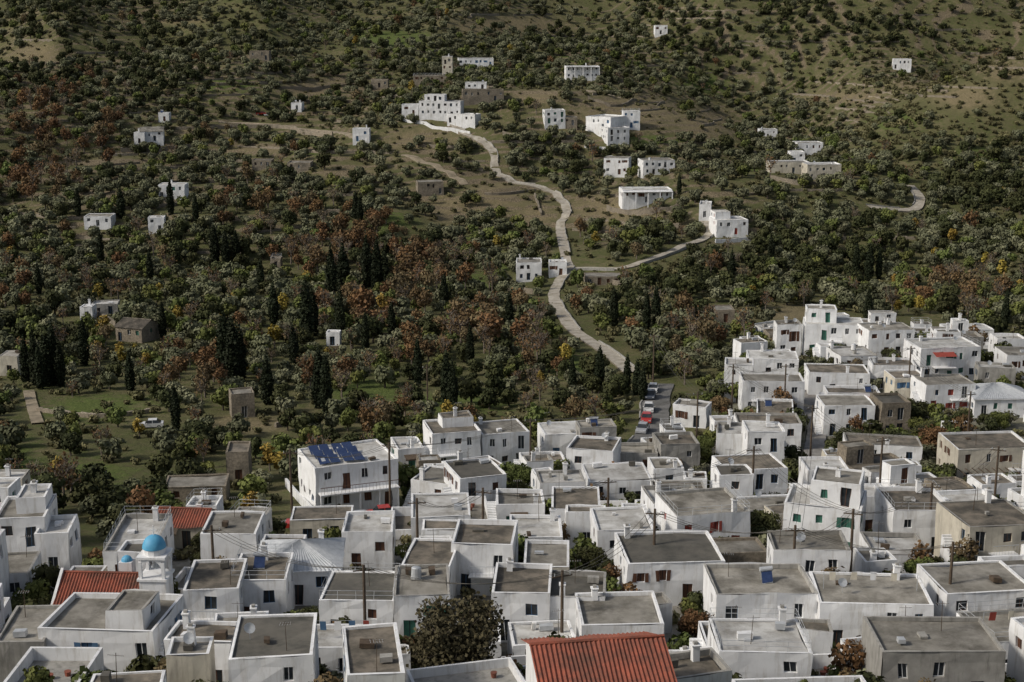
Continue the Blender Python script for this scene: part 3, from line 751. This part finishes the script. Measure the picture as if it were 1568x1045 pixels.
c=mixc(nt,ramp(nt,n1,.38,.62),(0.085,0.083,0.040),(0.145,0.128,0.07))
c=mixc(nt,ramp(nt,n2,.42,.62),c,(0.075,0.086,0.031))
dry=ramp(nt,mth('ADD',attr('dry'),mth('MULTIPLY',mth('SUBTRACT',n2,.5),2.2)),.3,.85)
dc=mixc(nt,ramp(nt,n3,.35,.65),(0.215,0.175,0.105),(0.125,0.107,0.06))
c=mixc(nt,dry,c,dc)
gr=ramp(nt,mth('ADD',attr('grass'),mth('MULTIPLY',mth('SUBTRACT',n2,.5),1.6)),.35,.75)
c=mixc(nt,gr,c,mixc(nt,ramp(nt,n3,.35,.65),(0.062,0.085,0.023),(0.11,0.135,0.042)))
rs=ramp(nt,mth('ADD',attr('riser'),mth('MULTIPLY',mth('SUBTRACT',n2,.5),1.6)),.45,.8)
c=mixc(nt,rs,c,mixc(nt,ramp(nt,n3,.4,.6),(0.22,0.18,0.12),(0.085,0.07,0.045)))
uc=mixc(nt,ramp(nt,n2,.35,.65),(0.32,0.31,0.29),(0.14,0.13,0.10))
c=mixc(nt,attr('urban'),c,uc)
nt.links.new(c,b.inputs['Base Color']); b.inputs['Roughness'].default_value=.95; b.inputs['Specular IOR Level'].default_value=.1
bump(nt,b,n2,.9,.6)
me.materials.append(m); me.update()
go=bpy.data.objects.new('ground',me); COL.objects.link(go)

for nm,wd,W in ROADW:
    a=Acc(); n=len(W); L=[];Rr=[]
    for i,(x,y) in enumerate(W):
        x0,y0=W[max(0,i-1)]; x1,y1=W[min(n-1,i+1)]; dx,dy=x1-x0,y1-y0; l=math.hypot(dx,dy) or 1; px,py=-dy/l,dx/l
        hw=wd/2*(1+.16*nz(x,y,5,4)); zc=max(height(x,y),height(x+px*hw,y+py*hw)*.5+height(x-px*hw,y-py*hw)*.5)+.3
        zl=zc*.5+(height(x+px*hw,y+py*hw)+.3)*.5; zr=zc*.5+(height(x-px*hw,y-py*hw)+.3)*.5
        L.append((x+px*hw,y+py*hw,zl)); Rr.append((x-px*hw,y-py*hw,zr))
    for i in range(n-1):
        a.poly([Rr[i],Rr[i+1],L[i+1],L[i]],0)
        for S,sg in((L,1),(Rr,-1)):
            p,q=S[i],S[i+1]; a.poly([p,q,(q[0],q[1],q[2]-2.0),(p[0],p[1],p[2]-2.0)],1)
    mesh_obj(nm,a,[RM[nm],MATS[2]])
    if nm in('concrete_lane','asphalt_road'):
        a=Acc()
        for i in range(n-1):
            if int(i/9)%3==2: continue
            p,q=Rr[i],Rr[i+1]; dx,dy=q[0]-p[0],q[1]-p[1]; l=math.hypot(dx,dy) or 1; ex,ey=dy/l*.25,-dx/l*.25
            h=.14 if nm=='asphalt_road' else .4
            P=[(p[0],p[1],p[2]-.5),(q[0],q[1],q[2]-.5),(q[0]+ex,q[1]+ey,q[2]-.5),(p[0]+ex,p[1]+ey,p[2]-.5)]
            T=[(c_[0],c_[1],c_[2]+.5+h) for c_ in P]
            a.poly(T,0); a.poly([P[0],P[1],T[1],T[0]],0); a.poly([P[3],P[2],T[2],T[3]],0)
        mesh_obj('kerb_wall',a,[MATS[3]])

def wall_world(name,W,h,t,mat,white=False):
    a=Acc()
    for p,q in zip(W,W[1:]):
        dx,dy=q[0]-p[0],q[1]-p[1]; l=math.hypot(dx,dy) or 1; ex,ey=dy/l*t,-dx/l*t
        B=[(p[0],p[1]),(q[0],q[1]),(q[0]+ex,q[1]+ey),(p[0]+ex,p[1]+ey)]
        zp,zq=height(*p),height(*q); zt=[zp+h+U(-.2,.2)*(not white),zq+h,zq+h,zp+h]
        T=[(B[i][0],B[i][1],zt[i]) for i in range(4)]; O=[(B[i][0],B[i][1],zt[i]-h-1.5) for i in range(4)]
        a.poly(T,0)
        for i in range(4): a.poly([O[i],O[(i+1)%4],T[(i+1)%4],T[i]],0)
    mesh_obj(name,a,[mat])
def wall(name,pts,h,t,mat,white=False):
    wall_world(name,catmull([G(u,v)[:2] for u,v in pts],8),h,t,mat,white)
for pts,h in [([(345,192),(430,197),(510,208)],1.6),([(420,132),(480,138),(560,128)],1.2),([(560,150),(640,150)],1.5),([(800,130),(850,128),(900,132)],1.2),
              ([(770,205),(830,212),(890,208)],1),([(930,322),(990,326),(1040,318)],1.8),([(980,350),(1040,348)],1.5),([(1180,275),(1240,285),(1300,280)],1.6),
              ([(820,300),(830,330)],1),([(640,222),(720,228)],1.1),([(60,630),(150,640),(230,632)],.8),([(420,655),(480,640)],.9),
              ([(185,232),(240,232),(300,222)],1.4),([(100,360),(180,372)],1.2),([(775,445),(830,452)],1.5),([(885,425),(960,440)],1.4),([(700,255),(740,262)],1.2),
              ([(130,470),(180,500)],1.2),([(900,150),(960,160),(1010,160)],1)]:
    wall('dry_stone_wall',pts,h,.5,MATS[2])
for pts in [[(612,184),(660,196),(720,206)],[(895,228),(950,236)],[(1190,262),(1240,252)],[(1095,372),(1150,368)],[(440,745),(480,790)],[(1145,505),(1188,498)]]:
    wall('white_garden_wall',pts,1.2,.3,MATS[0],True)
nw=0; tries=0
while nw<190 and tries<5000:
    tries+=1
    y=U(420,900); x=U(-.38*y,.38*y)
    if tries%3==0: y=U(530,700); x=U(90,.38*y)
    if terr_mask(x,y)<.4 or in_foot(x,y,4): continue
    ok=False
    for k in range(30):
        if .58<(height0(x,y+k*.7)/TS)%1<.70: y+=k*.7; ok=True; break
    if not ok: continue
    zt=height0(x,y); W=[(x,y)]; L_=U(14,60)
    for k in range(int(L_/2.5)):
        e=.8; gx=(height0(x+e,y)-height0(x-e,y)); gy=(height0(x,y+e)-height0(x,y-e)); g_=math.hypot(gx,gy) or 1
        x+=gy/g_*2.5; y-=gx/g_*2.5; er=zt-height0(x,y); gg=g_/(2*e)
        if gg>.02: x+=gx/g_*er/gg*.6; y+=gy/g_*er/gg*.6
        if in_foot(x,y,2) or road_dist(x,y)<1: break
        W.append((x,y))
    if len(W)>4: wall_world('terrace_wall',W,U(.6,1.2),.5,MATS[2]); nw+=1
print('terrace walls',nw)

# ------------------------------------------------------------------ trees
def crown(lobes,n,size,out=0.6,shell=0.75,flat=0.0):
    L=np.array(lobes,float); vol=(L[:,3]*L[:,4]*L[:,5])**(2/3); idx=np.random.choice(len(L),n,p=vol/vol.sum())
    d=np.random.normal(size=(n,3)); d/=np.linalg.norm(d,axis=1)[:,None]
    r=shell+(1-shell)*np.random.rand(n)**.6; r*=1+.12*np.random.normal(size=n)
    P=L[idx,:3]+d*L[idx,3:6]*r[:,None]
    nr=d*out+np.random.normal(size=(n,3))*(1-out)*.8; nr/=np.linalg.norm(nr,axis=1)[:,None]
    a=np.cross(nr,np.random.normal(size=(n,3))); a/=np.linalg.norm(a,axis=1)[:,None]; b=np.cross(nr,a)
    s=(size*(.6+.8*np.random.rand(n)))[:,None]*.5
    V=np.stack([P-a*s-b*s*.8,P+a*s*1.1-b*s*.6,P+a*s*.8+b*s,P-a*s*.7+b*s*.9],1).reshape(-1,3)
    ln=np.random.rand(len(L))[idx]
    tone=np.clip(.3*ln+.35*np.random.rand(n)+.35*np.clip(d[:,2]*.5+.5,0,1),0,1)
    return V,tone
def tree_mesh(name,lobes,n,size,leafmat,trunk_h,tr,limbs=5,barkmat=None,extra_twigs=0,out=.6,shell=.7):
    a=Acc(); barkmat=barkmat or M_bark
    top=(U(-.2,.2),U(-.2,.2),trunk_h); a.tube((0,0,-1.0),top,tr*1.3,tr*.8,6,1)
    ls=random.sample(lobes,min(limbs,len(lobes)))
    for l in ls:
        mid=Vector(top).lerp(Vector(l[:3]),.55)+Vector((U(-.2,.2),U(-.2,.2),0)); a.tube(top,mid,tr*.6,tr*.38,5,1); a.tube(mid,l[:3],tr*.38,tr*.14,4,1)
        for k in range(extra_twigs):
            e=Vector(l[:3])+Vector((U(-1,1)*l[3],U(-1,1)*l[4],U(-.2,1)*l[5])); s_=mid.lerp(Vector(l[:3]),U(.2,1)); a.tube(s_,e,.05,.015,3,1,False)
    nb=len(a.f)
    V,tone=crown(lobes,n,size,out,shell); i0=len(a.v)
    a.v+= [tuple(p) for p in V]; a.f+=[(i0+4*k,i0+4*k+1,i0+4*k+2,i0+4*k+3) for k in range(n)]; a.m+=[0]*n
    me=bpy.data.meshes.new(name); me.from_pydata(a.v,[],a.f); me.materials.append(leafmat); me.materials.append(barkmat)
    me.polygons.foreach_set('material_index',a.m)
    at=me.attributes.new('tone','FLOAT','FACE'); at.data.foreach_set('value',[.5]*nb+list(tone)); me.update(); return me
def round_lobes(r,h0,hz,k=7,irr=.35):
    out=[(U(-.1,.1),U(-.1,.1),h0+hz*.55,r*.65,r*.65,hz*.5)]
    for i in range(k):
        t=2*math.pi*i/k+U(-.4,.4); rr=r*U(.4,.68); q=r*U(.32,.52)
        out.append((math.cos(t)*rr,math.sin(t)*rr,h0+hz*U(.2,.85),q,q*U(.8,1.1),q*U(.7,1.0)))
    return out
PROTO={}
def add(kind,me): PROTO.setdefault(kind,[]).append(me)
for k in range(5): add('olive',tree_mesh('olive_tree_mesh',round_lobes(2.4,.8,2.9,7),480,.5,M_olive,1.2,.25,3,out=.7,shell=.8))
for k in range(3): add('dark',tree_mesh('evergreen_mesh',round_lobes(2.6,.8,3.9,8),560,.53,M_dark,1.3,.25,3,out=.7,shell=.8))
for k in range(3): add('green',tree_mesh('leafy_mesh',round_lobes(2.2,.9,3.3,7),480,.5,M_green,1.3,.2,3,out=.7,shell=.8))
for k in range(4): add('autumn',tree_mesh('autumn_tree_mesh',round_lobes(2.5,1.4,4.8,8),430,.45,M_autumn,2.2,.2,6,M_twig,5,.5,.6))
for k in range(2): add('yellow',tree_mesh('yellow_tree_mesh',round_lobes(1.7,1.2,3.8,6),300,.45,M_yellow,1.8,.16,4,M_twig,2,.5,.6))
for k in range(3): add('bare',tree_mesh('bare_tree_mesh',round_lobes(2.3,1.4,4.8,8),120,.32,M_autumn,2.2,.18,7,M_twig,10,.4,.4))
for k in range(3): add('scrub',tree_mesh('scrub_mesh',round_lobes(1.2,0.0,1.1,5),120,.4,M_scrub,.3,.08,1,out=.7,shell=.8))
def cyp():
    L=[]; h=12.0
    for k in range(12):
        t=k/11; r=1.6*(math.sin(math.pi*min(1,(t*.82+.16)))**.8)*(1-.4*t)*U(.9,1.1); L.append((U(-.12,.12),U(-.12,.12),.7+t*(h-1.2),r,r,1.2))
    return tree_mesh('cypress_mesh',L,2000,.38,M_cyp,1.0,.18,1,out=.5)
CYP=[cyp() for _ in range(3)]

CY=[(186,335,1),(262,328,1),(330,405,1.1),(346,408,1),(362,402,.9),(508,455,1.25),(526,452,1.3),(562,440,1.35),(578,448,1.3),(590,440,1.0),(470,520,1.3),(480,515,1.0),(522,520,1),
 (345,575,1.2),(358,590,1.2),(368,585,1.0),(490,625,1.0),(500,632,.9),(270,660,.7),(684,622,.9),(693,628,.8),(40,585,.8),(55,590,.9),(72,592,.9),(84,590,1.0),(94,592,.8),(62,596,.8),
 (1328,500,.8),(1004,500,.9),(990,505,.8),(918,590,.7),(1538,505,.8),(545,340,.9),(552,342,.8),(876,600,.6),(1330,430,1),(1310,425,.9),(1345,428,.8),(680,470,.8),(1394,545,.5),(1400,550,.5),(975,605,.6),(984,615,.6),(960,600,.6),(1040,300,.7),(155,400,.8),(230,430,.8),(420,500,.9),(640,590,.8),
 (120,330,.8),(300,340,.8),(400,450,.9),(450,560,.8),(560,540,.8),(250,520,.8),(130,560,.8),(600,520,.8),(720,560,.8),(780,500,.8),(200,600,.7),(410,620,.8),(1120,430,.8),(1180,400,.8),(60,450,.8),(940,500,.8)]
CYW=[]
for u,v,s in CY:
    x,y,t=G(u,v); CYW.append((x,y))
    o=bpy.data.objects.new('cypress_tree',random.choice(CYP)); o.location=(x,y,height(x,y)-.3); o.rotation_euler=(0,0,U(0,6)); w=s*U(.85,1.1); o.scale=(w,w,s*U(.95,1.1)); COL.objects.link(o)
    for hh in (2,4,6,8): VIS.append((*proj(x,y,height(x,y)+hh*s),y))
CYA=np.array(CYW); VA=np.array(VIS)

INST={k:[] for k in PROTO}
HT={'olive':3.9,'dark':4.9,'green':4.4,'autumn':6.2,'yellow':5,'bare':6.2,'scrub':1.3}
def zone(u,v,Z): return max((math.exp(-(((u-a)/c_)**2+((v-b_)/d_)**2)) for a,b_,c_,d_ in Z),default=0)
Z_aut=[(60,215,110,60),(40,290,70,45),(130,225,60,40),(420,345,90,35),(560,380,60,45),(640,450,60,55),(740,520,60,40),(1080,510,60,30),(560,480,50,30),(470,400,50,30),(820,540,40,30),(300,600,50,18),(1480,460,50,20),(330,560,40,20),(1130,500,40,20),(620,420,50,40)]
Z_yel=[(1420,415,50,16),(1550,430,40,24),(555,430,20,20),(340,500,50,30),(620,580,40,20),(1540,500,50,20),(430,540,50,24),(180,560,50,24),(460,730,50,14),(420,770,50,15),(1490,330,40,14),(830,590,30,14)]
Z_dark=[(130,60,120,60),(60,130,80,30),(230,130,120,40),(1060,430,110,60),(1250,400,150,50),(1080,60,110,60),(300,700,90,45),(500,640,80,40),(900,590,70,40),(1500,300,100,50),(960,470,60,50),(350,400,60,40),(60,560,60,30),(560,400,60,50),(700,590,60,40),(850,60,60,25),(190,110,60,30),(1250,40,140,40),(1400,40,100,30),(120,800,120,30)]
Z_clear=[(970,180,115,38),(1085,195,45,30),(480,136,80,12),(60,88,55,18),(150,628,100,20),(120,722,100,18),(725,435,30,18),(430,680,70,12),(530,266,60,10),(1300,150,80,10),(1480,155,60,18),(600,610,60,14),(380,655,70,10),(930,335,70,24),(40,700,50,14),(250,655,60,8),(770,305,50,26),(830,330,36,24),(1215,480,60,10),(780,35,100,14),(520,812,90,12),(450,800,40,14),(640,215,60,16),(690,325,40,18),(820,150,50,16),(600,60,60,8),(400,232,70,6),(880,380,30,16),(180,250,50,9),(330,300,60,7)]
cnt=0
y=150.0
while y<1090:
    sp_=4.5 if y<330 else 4.8 if y<800 else 6.0
    x=-.40*y-14
    while x<.40*y+14:
        px,py=x+U(-.5,.5)*sp_*.95,y+U(-.5,.5)*sp_*.95; x+=sp_
        z=height(px,py); u,v=proj(px,py,z)
        if inpoly(u,v) or inpoly(u,v+14): continue
        cl=zone(u,v,Z_clear); dn=nz(px,py,30,7.7)+.5*nz(px,py,90,1.7)
        right=ss(1170,1350,u)*(1-ss(190,270,v))
        if R()<cl*1.3: 
            if R()<.3: INST['scrub'].append((px,py,z,U(.5,1.1)))
            continue
        if road_dist(px,py)<1.9 or in_foot(px,py,2.0): continue
        if np.hypot(CYA[:,0]-px,CYA[:,1]-py).min()<2.4: continue
        dens=.82+.5*dn
        if v<330: dens-=.14
        dens-=.25*right
        if 600<v: dens-=.10
        if R()>dens:
            if R()<.75: INST['scrub'].append((px,py,z,U(.5,1.3)))
            continue
        za,zy,zd=zone(u,v,Z_aut),zone(u,v,Z_yel),zone(u,v,Z_dark)
        if R()<za*.66: k='autumn' if R()<.62 else 'bare'
        elif R()<zy*.3: k='yellow'
        elif R()<zd*.65: k='dark'
        else:
            valley=ss(330,480,v)
            w_=[.72-.22*valley,.10,.12+.08*valley,.01+.04*valley,.006+.012*valley,.02+.08*valley]
            k=random.choices(['olive','dark','green','autumn','yellow','bare'],w_)[0]
            if right>.3 and R()<.7*right: k='scrub'
        s=U(.7,1.2)*(1.0 if py<600 else .95)
        if k=='scrub': s=U(.9,2.1)
        if za>.4 and k in('autumn','bare'): s*=1.15
        if py<300: s*=.8
        if blocks_view(px,py,z,1.9*s,HT[k]*s):
            if blocks_view(px,py,z,1.2,1.4): continue
            INST['scrub'].append((px,py,z,U(.5,.9))); continue
        INST[k].append((px,py,z,s)); cnt+=1
    y+=sp_
for i in range(6000):
    y=200+ (R()**.7)*800; x=U(-.4*y-5,.4*y+5)
    if i%5==0: y=U(530,720); x=U(100,.4*y)
    z=height(x,y); u,v=proj(x,y,z)
    if inpoly(u,v) or road_dist(x,y)<1 or in_foot(x,y,1): continue
    if R()<zone(u,v,Z_clear)*.5: continue
    INST['scrub'].append((x,y,z,U(.35,1.1)))
for _ in range(6500):
    y=U(85,310); x=U(-.38*y,.38*y)
    if not urban(x,y) or in_foot(x,y,.4) or road_dist(x,y)<.8: continue
    k=random.choices(['scrub','green','dark','autumn','olive'],[.52,.17,.14,.07,.10])[0]
    s=U(.35,.7) if k!='scrub' else U(.4,.9)
    if x>25 and y>185: s*=1.15
    if blocks_view(x,y,height(x,y),s*1.6,HT[k]*s): continue
    INST[k].append((x,y,height(x,y),s))
for x,y,z in YARDS:
    INST[random.choice(['green','scrub','scrub','dark'])].append((x,y,z,U(.3,.48)))
print({k:len(v) for k,v in INST.items()})

def scatter(name,pts,meshes):
    coll=bpy.data.collections.new(name+'_kinds')
    for i,me in enumerate(meshes):
        o=bpy.data.objects.new(name+'_plant',me); coll.objects.link(o)
    me=bpy.data.meshes.new(name); me.from_pydata([p[:3] for p in pts],[],[])
    a=me.attributes.new('sc','FLOAT','POINT'); a.data.foreach_set('value',[p[3] for p in pts])
    a=me.attributes.new('rz','FLOAT','POINT'); a.data.foreach_set('value',[U(0,6.28) for p in pts])
    a=me.attributes.new('sz','FLOAT','POINT'); a.data.foreach_set('value',[p[3]*U(.85,1.2) for p in pts])
    a=me.attributes.new('ix','INT','POINT'); a.data.foreach_set('value',[random.randrange(len(meshes)) for p in pts])
    ob=bpy.data.objects.new(name,me); COL.objects.link(ob)
    ng=bpy.data.node_groups.new(name+'_scatter','GeometryNodeTree')
    ng.interface.new_socket('Geometry',in_out='INPUT',socket_type='NodeSocketGeometry'); ng.interface.new_socket('Geometry',in_out='OUTPUT',socket_type='NodeSocketGeometry')
    N=ng.nodes; L=ng.links
    gi=N.new('NodeGroupInput'); go_=N.new('NodeGroupOutput'); ip=N.new('GeometryNodeInstanceOnPoints'); ci=N.new('GeometryNodeCollectionInfo')
    ci.inputs['Collection'].default_value=coll; ci.inputs['Separate Children'].default_value=True; ci.inputs['Reset Children'].default_value=True
    def na(n,t):
        q=N.new('GeometryNodeInputNamedAttribute'); q.data_type=t; q.inputs['Name'].default_value=n
        return q.outputs['Attribute']
    ip.inputs['Pick Instance'].default_value=True
    L.new(gi.outputs[0],ip.inputs['Points']); L.new(ci.outputs[0],ip.inputs['Instance']); L.new(na('ix','INT'),ip.inputs['Instance Index'])
    cr=N.new('ShaderNodeCombineXYZ'); L.new(na('rz','FLOAT'),cr.inputs[2]); L.new(cr.outputs[0],ip.inputs['Rotation'])
    cs=N.new('ShaderNodeCombineXYZ'); s1=na('sc','FLOAT'); L.new(s1,cs.inputs[0]); L.new(s1,cs.inputs[1]); L.new(na('sz','FLOAT'),cs.inputs[2]); L.new(cs.outputs[0],ip.inputs['Scale'])
    L.new(ip.outputs[0],go_.inputs[0])
    md=ob.modifiers.new('scatter','NODES'); md.node_group=ng
for k,n in (('olive','olive_grove'),('dark','evergreen_woodland'),('green','leafy_trees'),('autumn','autumn_woodland'),('yellow','yellow_poplar_trees'),('bare','bare_trees'),('scrub','hillside_scrub')):
    if INST[k]: scatter(n,INST[k],PROTO[k])

big=tree_mesh('courtyard_tree_mesh',round_lobes(2.6,1.2,3.8,12),9000,.15,foliage('dry_plane_leaves',(0.045,0.04,0.024),(0.14,0.115,0.065)),2.0,.2,10,M_bark,16,.4,.35)
gar=tree_mesh('garden_tree_mesh',round_lobes(2.2,1.0,3.2,9),4500,.2,M_green,1.5,.16,6,M_bark,6,.5,.5)
gar2=tree_mesh('garden_autumn_mesh',round_lobes(2.2,1.0,3.2,9),3500,.2,M_autumn,1.5,.16,6,M_bark,8,.4,.4)
gar3=tree_mesh('garden_dark_mesh',round_lobes(2.2,1.0,3.2,9),4500,.2,M_dark,1.5,.16,6,M_bark,6,.5,.5)
for i,(x,y,r) in enumerate(TR):
    m_=big if i==0 else (gar,gar2,gar3,gar3)[i%4]
    o=bpy.data.objects.new('courtyard_tree' if i==0 else 'garden_tree',m_); s=r/2.6; o.location=(x,y,height(x,y)); o.scale=(s,s,s*.95); o.rotation_euler=(0,0,U(0,6)); COL.objects.link(o)

# ------------------------------------------------------------------ cars
def carpaint(name,c):
    m,nt,b=newmat(name); b.inputs['Roughness'].default_value=.3; b.inputs['Coat Weight'].default_value=.5
    nt.links.new(mixc(nt,ramp(nt,nnoise(nt,3),.4,.7),c,tuple(k*.8 for k in c)),b.inputs['Base Color']); return m
M_tyre=surf('tyre_rubber',(0.02,0.02,0.02),(0.03,0.03,0.03),3)
def car(u,v,rot,paint,dz=.3):
    x,y,t=G(u,v); z=height(x,y)+dz
    a=Acc(); W=.86
    low=[(-2.05,.32),(-2.08,.62),(-1.98,.84),(-1.0,.93),(1.55,.93),(1.98,.88),(2.06,.6),(2.0,.32)]
    def ext(pts,w0,w1,mat):
        n=len(pts)
        for sg,rev in((-1,False),(1,True)):
            q=[(p[0],sg*(w0 if p[1]<1.0 else w1),p[1]) for p in pts]; a.poly(q[::-1] if rev else q,mat)
        for i in range(n):
            p,q=pts[i],pts[(i+1)%n]; wp=w0 if p[1]<1.0 else w1; wq=w0 if q[1]<1.0 else w1
            a.poly([(p[0],-wp,p[1]),(p[0],wp,p[1]),(q[0],wq,q[1]),(q[0],-wq,q[1])],mat)
    ext(low,W,W,0)
    cab=[(-1.0,.935),(-.45,1.42),(.95,1.44),(1.6,.935)]
    ext(cab,W-.06,W-.2,1)
    a.box(-.47,.97,-(W-.2),(W-.2),1.43,1.48,0)
    for xx in (.25,):
        for sg in(-1,1): a.tube((xx,sg*(W-.05),.93),(xx,sg*(W-.19),1.45),.05,.05,4,0)
    for xx in(-1.28,1.28):
        for sg in(-1,1):
            a.tube((xx,sg*(W-.2),.31),(xx,sg*(W+.02),.31),.31,.31,14,2); a.tube((xx,sg*(W+.0),.31),(xx,sg*(W+.03),.31),.17,.17,10,3)
    for sg in(-1,1):
        a.box(-2.1,-2.02,sg*.6-.18,sg*.6+.18,.62,.76,3); a.box(2.03,2.08,sg*.62-.15,sg*.62+.15,.62,.78,4); a.box(-.75,-.6,sg*(W+.08)-.08,sg*(W+.08)+.08,.92,1.04,0)
    mesh_obj('parked_car',a,[paint,MATS[8],M_tyre,MATS[14],MATS[12]],(x,y,z),math.radians(rot))
cw=carpaint('white_car_paint',(.7,.7,.7)); cr=carpaint('red_car_paint',(.45,.03,.02)); cs=carpaint('silver_car_paint',(.35,.36,.38)); cd=carpaint('dark_car_paint',(.05,.06,.08))
for u,v,r,p,dz in [(232,655,10,cw,0),(996,612,80,cd,.3),(993,632,84,cw,.3),(990,648,82,cr,.3),(984,664,75,cs,.3),(585,797,15,cr,.3),(548,806,8,cs,.3),(500,812,10,cw,.3),(465,812,5,cr,.3),(400,176,5,cr,0),(1000,602,80,cw,.3),(412,178,10,cw,0)]:
    car(u,v,r,p,dz)

# ------------------------------------------------------------------ poles and wires
tops=[]
for u,v in [(448,806),(598,792),(655,640),(812,740),(1066,690),(1120,640),(1240,716),(1212,930),(1000,900),(860,1010),(560,1000),(330,930),(1345,780),(1450,960),(1480,690),(1000,585),(1420,850),(1300,900),(1150,800),(930,840),(740,860),(640,880),(1520,800),(1390,610),(1200,640)]:
    x,y,t=G(u,v); z=height(x,y); a=Acc(); h=9.5 if y>150 else 8
    a.tube((0,0,-1),(0,0,h),.17,.12,7,0); a.tube((-.9,0,h-.5),(.9,0,h-.5),.07,.07,4,0)
    for k in(-.7,0,.7): a.tube((k,0,h-.44),(k,0,h-.22),.05,.04,5,1)
    mesh_obj('utility_pole',a,[MATS[17],MATS[14]],(x,y,z),U(-.4,.4)); tops.append(Vector((x,y,z+h-.25)))
for i,j in [(0,1),(1,3),(3,4),(4,5),(5,6),(6,12),(12,14),(7,13),(8,7),(9,8),(10,9),(11,10),(4,15),(6,7),(7,17),(17,16),(16,22),(18,19),(19,20),(20,21),(18,17),(14,23),(5,24),(24,23)]:
    p,q=tops[i],tops[j]; a=Acc(); n=10
    for off in(-.6,0,.6):
        P=[p.lerp(q,k/n)+Vector((off,0,-4*(k/n)*(1-k/n)*1.2)) for k in range(n+1)]
        for s_,e in zip(P,P[1:]): a.tube(s_,e,.025,.025,3,0,False)
    mesh_obj('power_line',a,[MATS[7]])

# ------------------------------------------------------------------ light and camera
el,az=math.radians(38),math.radians(-110)
sd=Vector((math.sin(az)*math.cos(el),math.cos(az)*math.cos(el),math.sin(el)))
sun=bpy.data.lights.new('sun','SUN'); sun.energy=2.5; sun.angle=math.radians(8); sun.color=(1,.92,.80)
so=bpy.data.objects.new('sun',sun); so.rotation_euler=sd.to_track_quat('Z','Y').to_euler(); so.location=(0,0,300); COL.objects.link(so)
w=bpy.data.worlds.new('World'); scene.world=w; w.use_nodes=True; nt=w.node_tree
sk=nt.nodes.new('ShaderNodeTexSky'); sk.sky_type='NISHITA'; sk.sun_disc=False; sk.sun_elevation=el; sk.sun_rotation=az; sk.air_density=1.0; sk.dust_density=3.0
bw=nt.nodes.new('ShaderNodeRGBToBW'); nt.links.new(sk.outputs[0],bw.inputs[0])
cc=mixc(nt,.5,sk.outputs[0],bw.outputs[0])
nt.links.new(cc,nt.nodes['Background'].inputs['Color']); nt.nodes['Background'].inputs['Strength'].default_value=.115
cam=bpy.data.cameras.new('camera'); cam.lens=50; cam.sensor_width=36; cam.clip_end=8000; cam.clip_start=1
co=bpy.data.objects.new('camera',cam); co.location=(0,0,CAMZ); co.rotation_euler=(math.radians(90-PD),0,0); COL.objects.link(co); scene.camera=co
scene.view_settings.view_transform='Standard'; scene.view_settings.look='None'; scene.view_settings.exposure=0
